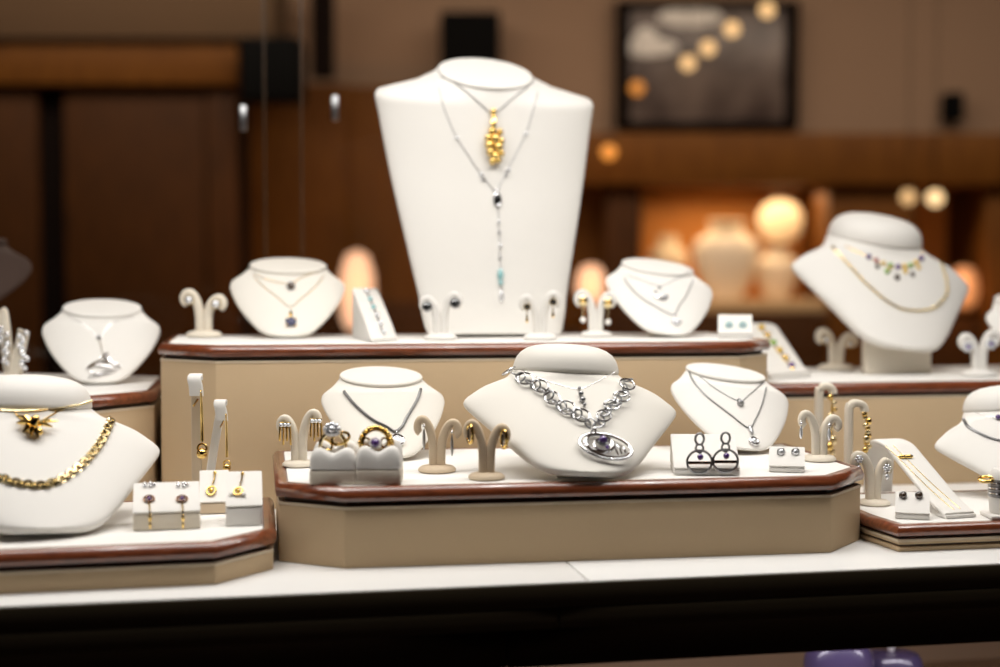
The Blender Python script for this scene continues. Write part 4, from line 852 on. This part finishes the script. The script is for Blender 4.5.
# ================================================================ THE SHOP BEHIND
BW = 7.0
def bx(g, x0, y0, x1, y1, Y, d, bev=.004):
    # a block whose front face fills a pixel rectangle at distance Y, d deep
    a, b = at(x0, y1, Y), at(x1, y0, Y); return g.rprism([(a.x, Y), (b.x, Y), (b.x, Y + d), (a.x, Y + d)], a.z, b.z, bev, 2)
def part(name, m, root, x0, y0, x1, y1, Y, d, bev=.004): return bx(G(), x0, y0, x1, y1, Y, d, bev).build(name, m, root, True)
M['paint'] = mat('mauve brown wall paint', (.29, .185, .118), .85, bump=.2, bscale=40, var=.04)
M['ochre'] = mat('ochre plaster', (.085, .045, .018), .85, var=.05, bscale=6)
M['dwood'] = wood('dark brown panelling', (.040, .013, .0016), (.066, .022, .003), .6, 0., 6, (8, 8, 1), .15)
M['mwood'] = wood('walnut panelling', (.10, .034, .004), (.145, .054, .007), .6, 0., 6, (8, 8, 1), .15)
M['vdark'] = mat('black brown gap', (.006, .003, .002), .9, spec=.1)
M['blackbox'] = mat('black plastic', (.004, .004, .004), .9, spec=.05)
M['floor'] = wood('shop floor', (.10, .06, .035), (.16, .10, .06), .4, .2, 5, (1, 8, 1))
def room(name, lo, hi, m): return tag(G().box(lo, hi).build(name, m, None, smooth=False), kind='structure')
room('floor', (-5, -2, -.1), (5, 7.4, 0), 'floor'); room('wall_back', (-5, BW, 0), (5, BW + .15, 3.2), 'paint')
room('wall_left', (-5.1, -2, 0), (-5, 7.4, 3.2), 'paint'); room('wall_right', (5, -2, 0), (5.1, 7.4, 3.2), 'paint'); room('ceiling', (-5, -2, 3.2), (5, 7.4, 3.3), 'paint'); room('wall_front', (-5, -2.1, 0), (5, -2, 3.2), 'vdark')
# wardrobe-like panelled unit on the left
Yc = 6.2
r = thing('panelled_cabinet', 'dark brown panelled wall cabinet with black gap between its doors', 'cabinet', (at(120, 300, Yc).x, Yc, 0))
def full(name, m, root, x0, x1, y0, Y, d): a, b = at(x0, 300, Y), at(x1, y0, Y); return G().rprism([(a.x, Y), (b.x, Y), (b.x, Y + d), (a.x, Y + d)], .001, b.z, .004, 2).build(name, m, root, True)
part('header_beam', 'mwood', r, -300, 40, 237, 84, Yc - .06, .45); full('carcass', 'vdark', r, -290, 236, 84.5, Yc + .05, .32)
full('door', 'dwood', r, -285, 36, 86, Yc, .045); full('door', 'dwood', r, 66, 205, 90, Yc, .045); full('end_stile', 'dwood', r, 208, 236, 88, Yc - .01, .05)
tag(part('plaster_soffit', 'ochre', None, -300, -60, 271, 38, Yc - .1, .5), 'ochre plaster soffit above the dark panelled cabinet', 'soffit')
tag(part('wall_speaker', 'blackbox', None, 239, 36, 299, 99, Yc - .25, .22, .015), 'dark box shaped speaker left of the dark post', 'speaker')
tag(part('dark_post', 'vdark', None, 311, -151, 331, 76, 6.5, .12), 'narrow black post hanging from the ceiling behind the glass', 'post')
# lower wood panelling in the middle
r = thing('wood_panelling', 'walnut panelling on the back wall behind the tall bust', 'panelling', (at(420, 300, 6.9).x, 6.9, 0))
full('panel', 'mwood', r, 238, 345, 84, 6.86, .13); full('panel', 'mwood', r, 346, 470, 86, 6.87, .12); full('panel', 'mwood', r, 471, 556, 120, 6.87, .12); full('base_rail', 'dwood', r, 238, 556, 302, 6.83, .03)
tag(part('loudspeaker', 'blackbox', None, 440, 11, 500, 78, 6.72, .26, .01), 'black square loudspeaker box high on the wall above the tall bust', 'speaker')
# framed picture
pic, pn, pl, pb_ = new_mat('smoky picture'); tc = pn.new('ShaderNodeTexCoord'); nz = pn.new('ShaderNodeTexNoise'); nz.inputs['Scale'].default_value = 5; rp = pn.new('ShaderNodeValToRGB')
rp.color_ramp.elements[0].position = .3; rp.color_ramp.elements[1].position = .75; rp.color_ramp.elements[0].color = (.045, .028, .025, 1); rp.color_ramp.elements[1].color = (.20, .15, .125, 1)
pl.new(tc.outputs['Object'], nz.inputs['Vector']); pl.new(nz.outputs['Fac'], rp.inputs['Fac']); pl.new(rp.outputs['Color'], pb_.inputs['Base Color']); pb_.inputs['Roughness'].default_value = .35
c = at(709, 65, 6.93); r = thing('framed_picture', 'large dark framed picture with painted pale reflections on the mauve wall', 'picture', c)
part('picture_panel', pic, r, 628, 8, 788, 122, 6.93, .03)
for q in ((616, 0, 630, 129), (786, 0, 800, 129), (630, 0, 786, 8), (630, 121, 786, 129)): part('frame_bar', 'vdark', r, *q, 6.90, .08, .006)
M['reflection_paint'] = mat('pale reflection paint', (.80, .77, .72), .8)
for x, y, a, b in ((690, 17, 32, 10), (648, 47, 30, 9), (646, 42, 13, 15)):  # white reflections in the picture, put in as pale patches
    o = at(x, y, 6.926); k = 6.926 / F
    G().ball(o, 1, 28, 14, sc=(a * k, .006, b * k)).build('painted_reflection', 'reflection_paint', r, True)
tag(part('wall_box', 'blackbox', None, 946, 92, 965, 120, 6.9, .10, .008), 'small black box on the wall above the two yellow lamps', 'wall box')
# counter with lit display niche on the right
r = thing('display_cabinet', 'walnut display cabinet with a warm lit niche behind the small busts', 'cabinet', (at(760, 300, 6.5).x, 6.5, 0))
part('top_board', 'mwood', r, 560, 133, 1100, 184, 6.3, .54); 
a, b = at(560, 300, 6.35), at(1100, 300, 6.35)
full('side_panel', 'dwood', r, 606, 640, 185, 6.36, .6); full('side_panel', 'mwood', r, 828, 915, 185, 6.36, .6); full('side_panel', 'mwood', r, 985, 1100, 185, 6.36, .6)
part('shelf', mat('warm shelf', (.62, .42, .22), .5), r, 641, 300, 827, 312, 6.38, .55); full('lower_front', 'dwood', r, 641, 827, 313, 6.37, .5); full('lower_front', 'dwood', r, 916, 984, 318, 6.37, .5)
M['orange'] = mat('orange niche lining', (.72, .30, .07), .7)
part('niche_back', 'orange', r, 641, 185, 827, 299, 6.92, .04); part('niche_back', 'orange', r, 916, 185, 984, 317, 6.92, .04)
part('ledge', 'mwood', r, 562, 184.5, 606, 330, 6.55, .25)
M['glow'] = mat('warm lamp glass', (.9, .7, .5), .4, emis=(1, .50, .20), estr=2.0)
def vase(x, y0, y1, w, Y, label, prof, m, cat, name, zb=None):
    k = Y / F; zb = at(x, y1, Y).z; h = (y1 - y0) * k; e = thing(name, label, cat, (at(x, y1, Y).x, Y, zb + .001)); return e, k, h, w * k
M['warm_white'] = mat('warm white ceramic', (.85, .74, .58), .4, coat=.3)
zsh = at(735, 300, 6.38).z
def niche_bust(x, w, hpx, Y, label):
    k = Y / F; e = thing('necklace_bust', label, 'necklace bust', (at(x, 250, Y).x, Y, zsh + .001), 0, 'busts in the lit niche'); h = hpx * k; W = w * k
    G().lathe([(W * .45, 0), (W * .5, h * .04), (W * .62, h * .12), (W * .9, h * .4), (W, h * .62), (W * .9, h * .74), (W * .6, h * .83), (W * .48, h * .88), (W * .47, h * .97), (.001, h)], n=32, sy=.45).build('neck_form', 'warm_white', e); G().lathe([(W * .5, h * .97), (W * .54, h * .985), (W * .5, h * 1.01), (.001, h * 1.02)], n=28, sy=.5).build('neck_cap', 'warm_white', e)
niche_bust(726, 34, 78, 6.55, 'large blurred cream bust in the middle of the lit niche')
niche_bust(777, 24, 50, 6.62, 'small blurred cream bust beside the large one in lit niche')
niche_bust(668, 20, 62, 6.68, 'slim blurred cream bust at the left of the lit niche')
k = 6.7 / F; e = thing('display_plate', 'round pale plate standing high in the lit niche', 'plate', (at(780, 222, 6.7).x, 6.7, zsh + .001)); zc_ = at(780, 222, 6.7).z - zsh
G().lathe([(22 * k, 0), (22.5 * k, -.01), (18 * k, -.02), (12 * k, -.024), (.001, -.024)], (0, 0, zc_), axis=(0, 1, -.1), n=36).build('dish', 'warm_white', e); G().tube([(0, .03, 0), (0, .03, zc_ - 18 * k)], .012, 8).build('stand_rod', 'mwood', e); G().lathe([(.06, 0), (.06, .008), (.012, .014)], (0, .03, 0)).build('stand_base', 'mwood', e)
# lamps and reflected lights
def globe(x, y, rpx, Y, label, col, st, hang=True, group='small glowing lamps and reflected lights'):
    k = Y / F; c = at(x, y, Y); rr = rpx * k; e = thing('globe_light', label, 'lamp', c, 0, group)
    G().ball((0, 0, 0), rr, 20, 14).build('glowing_bulb', mat('bulb', (.15, .08, .04), .4, emis=col, estr=st), e)
    if hang:
        G().lathe([(rr * .35, rr * .92), (rr * .4, rr * 1.3), (rr * .25, rr * 1.6), (.0008, rr * 1.62)], n=14).build('lamp_cap', 'blackbox', e); G().tube([(0, 0, rr * 1.6), (0, 0, 3.2 - c.z)], .0022, 6).build('flex', 'blackbox', e)  # the reflected lights get this added cap and flex too
    else:
        G().lathe([(rr * .5, -rr * 1.4), (rr * .5, -rr * 1.3), (rr * .3, -rr * 1.15), (rr * .4, -rr * .9)], n=18).build('lamp_foot', 'blackbox', e)
    return e
OR = (1, .34, .05); YE = (1, .60, .26)  # the six by the picture stand in for lights reflected in glass
globe(609, 152, 7, 6.2, 'small orange reflection built as lamp below the left corner of the picture', OR, 1.3)
globe(637, 88, 7, 6.6, 'orange reflection built as lamp at the lower left inside the picture', OR, .8)
globe(688, 63, 7, 6.6, 'pale reflection built as lamp in the middle of the picture, lowest of the pale row', YE, 1.35)
globe(708, 48, 7, 6.6, 'pale reflection built as lamp, second up in the diagonal row before the picture', YE, 1.35)
globe(732, 29, 7, 6.6, 'pale reflection built as lamp, third up in the diagonal row before the picture', YE, 1.45)
globe(767, 10, 7, 6.6, 'pale reflection built as lamp at the upper right of the picture, topmost of row', YE, 1.45)
globe(908, 197, 7, 6.0, 'dimmer yellow hanging lamp, left of two above the gem collar bust', YE, 1.1)
globe(935, 198, 7.5, 6.0, 'brighter yellow hanging lamp, right of two above the gem collar bust', (1, .68, .34), 1.9)
def table_lamp(x, y0, y1, rpx, Y, label, col, st, foot=None):
    # a tall rounded glass shade on a turned stem and pedestal
    k = Y / F; t, bt = at(x, y0, Y), at(x, y1, Y); e = thing('table_lamp', label, 'lamp', (t.x, Y, 0), 0, 'glowing table lamps'); rr = rpx * k; h = t.z - bt.z
    G().lathe([(rr * .55, bt.z), (rr * .85, bt.z + h * .12), (rr, bt.z + h * .4), (rr * .92, bt.z + h * .7), (rr * .62, bt.z + h * .93), (.001, t.z)], n=28).build('glass_shade', mat('lamp shade glow', (.35, .2, .13), .5, emis=col, estr=st), e)
    zt = bt.z
    if foot is None:
        G().lathe([(.012, zt - .16), (.03, zt - .12), (.02, zt - .06), (.03, zt)], n=16).build('stem', 'mwood', e); G().lathe([(.25, .0005), (.25, .02), (.05, .05), (.05, zt - .23), (.2, zt - .19), (.2, zt - .17), (.01, zt - .165)], n=24).build('pedestal', 'dwood', e)
    else:
        G().lathe([(.06, foot), (.06, foot + .01), (.015, foot + .02), (.015, zt)], n=16).build('stem', 'mwood', e)
table_lamp(357, 250, 330, 18, 6.3, 'warm glowing lamp behind the blue pendant bust and bracelet slope', (1, .58, .36), .95)
table_lamp(591, 264, 304, 15, 5.9, 'warm glowing lamp right of the tall bust', (1, .58, .36), .95)
table_lamp(964, 266, 308, 14, 6.42, 'orange glowing lamp right of the gem collar bust', (1, .36, .12), .6, at(960, 317, 6.37).z + .03)

# ================================================================ SUB-PARTS: small pieces sit under the part that carries them
CARRIER = {'stone': ('bezel', 'setting', 'medallion', 'pendant', 'moon', 'ring', 'disc', 'bar', 'top_loop', 'rack'), 'disc': ('medallion',), 'prong': ('blue_stone',), 'purple_stone': ('setting', 'white_setting'), 'small_stone': ('inner_ring',), 'dark_stone': ('oval_setting',),
           'centre_stone': ('setting',), 'crossbar': ('ring',), 'web_bar': ('oval_frame',), 'oval_frame_front': ('oval_frame',), 'cap_bead': ('stone',), 'piping': ('fabric_body',), 'edge_strip': ('pane',), 'finger_pull': ('pane',), 'knob': ('lid',), 'painted_reflection': ('picture_panel',),
           'wing': ('bird_body',), 'tail': ('bird_body',), 'crest': ('bird_body',), 'lamp_cap': ('flex',), 'groove': ('fabric_layer',), 'strand': ('bar',), 'inner_hoop': ('hoop',), 'side_leaf': ('wire',)}
stem_ = lambda o: o.name.split('.')[0]
for root in [o for o in SC.objects if o.parent is None and o.get('category')]:
    kids = list(root.children); names = {}
    for k in kids: names.setdefault(stem_(k), []).append(k)
    moved = set()
    for k in kids:
        for c in CARRIER.get(stem_(k), ()):
            if c in names and names[c][0] is not k and names[c][0] not in moved:
                if any(ch for ch in k.children): break
                k.parent = names[c][0]; moved.add(k); break
# ================================================================ LIGHT
def area(name, loc, rot, sx, sy, energy, col):
    l = bpy.data.lights.new(name, 'AREA'); l.shape = 'RECTANGLE'; l.size = sx; l.size_y = sy; l.energy = energy; l.color = col
    o = bpy.data.objects.new(name, l); COL.objects.link(o); o.location = loc; o.rotation_euler = rot; return o
area('showcase_strip_light', (0.0, 1.16, CZ + 1.18), (math.radians(10), 0, TH), 2.0, .14, 7.5, (1, .97, .93))
area('showcase_middle_light', (0.0, 1.45, CZ + 1.03), (math.radians(12), 0, TH), 2.0, .10, 9.5, (1, .965, .91))
area('showcase_back_light', (0.0, 1.75, CZ + 1.15), (math.radians(4), 0, TH), 2.0, .14, 4, (1, .95, .88))
for x, y in ((-.55, 1.15), (.05, 1.2), (.6, 1.3)):
    l = bpy.data.lights.new('halogen_spot', 'SPOT'); l.energy = 4.6; l.spot_size = math.radians(70); l.spot_blend = .6; l.shadow_soft_size = .02; l.color = (1, .97, .93)
    o = bpy.data.objects.new('halogen_spot', l); COL.objects.link(o); o.location = (x, y, CZ + 1.15); o.rotation_euler = (math.radians(18), 0, 0)
area('shop_ceiling_light', (0.2, 5.0, 3.1), (math.radians(16), 0, 0), 6.0, .8, 95, (1, .82, .66))
area('niche_light', (at(735, 200, 6.6).x, 6.55, at(735, 188, 6.3).z - .015), (0, 0, 0), .8, .25, 4.5, (1, .66, .36))
area('under_counter_light', (.5, 1.55, CZ - .05), (0, 0, 0), 1.2, .05, 3, (.95, .9, 1))
for px, py, Y, en in ((357, 285, 5.95, 7.0), (591, 285, 5.7, 3.5), (955, 285, 6.3, 2.0)):  # unseen lights added in front of the shades to warm the panels
    l = bpy.data.lights.new('lamp_fill', 'POINT'); l.energy = en; l.color = (1, .5, .2); l.shadow_soft_size = .08
    o = bpy.data.objects.new('lamp_fill', l); COL.objects.link(o); o.location = at(px, py, Y)
w = bpy.data.worlds.new('dim room'); SC.world = w; w.use_nodes = True
w.node_tree.nodes['Background'].inputs['Color'].default_value = (1, .85, .7, 1); w.node_tree.nodes['Background'].inputs['Strength'].default_value = .05
# ================================================================ CAMERA
cam = bpy.data.cameras.new('camera'); co = bpy.data.objects.new('camera', cam); COL.objects.link(co)
cam.lens = 50; cam.sensor_width = 36; cam.clip_start = .05; cam.clip_end = 60
co.location = CAM; co.rotation_euler = (math.pi / 2 - PITCH, 0, 0)
cam.dof.use_dof = True; cam.dof.focus_distance = 1.52; cam.dof.aperture_fstop = 2.0; cam.dof.aperture_blades = 0
SC.camera = co
SC.view_settings.view_transform = 'Standard'; SC.view_settings.look = 'None'; SC.view_settings.exposure = 0.0; SC.view_settings.gamma = 1.0; SC.view_settings.use_curve_mapping = False
try:
    SC.cycles.use_denoising = True; SC.cycles.max_bounces = 8; SC.cycles.transparent_max_bounces = 12; SC.cycles.sample_clamp_indirect = 6
except Exception: pass
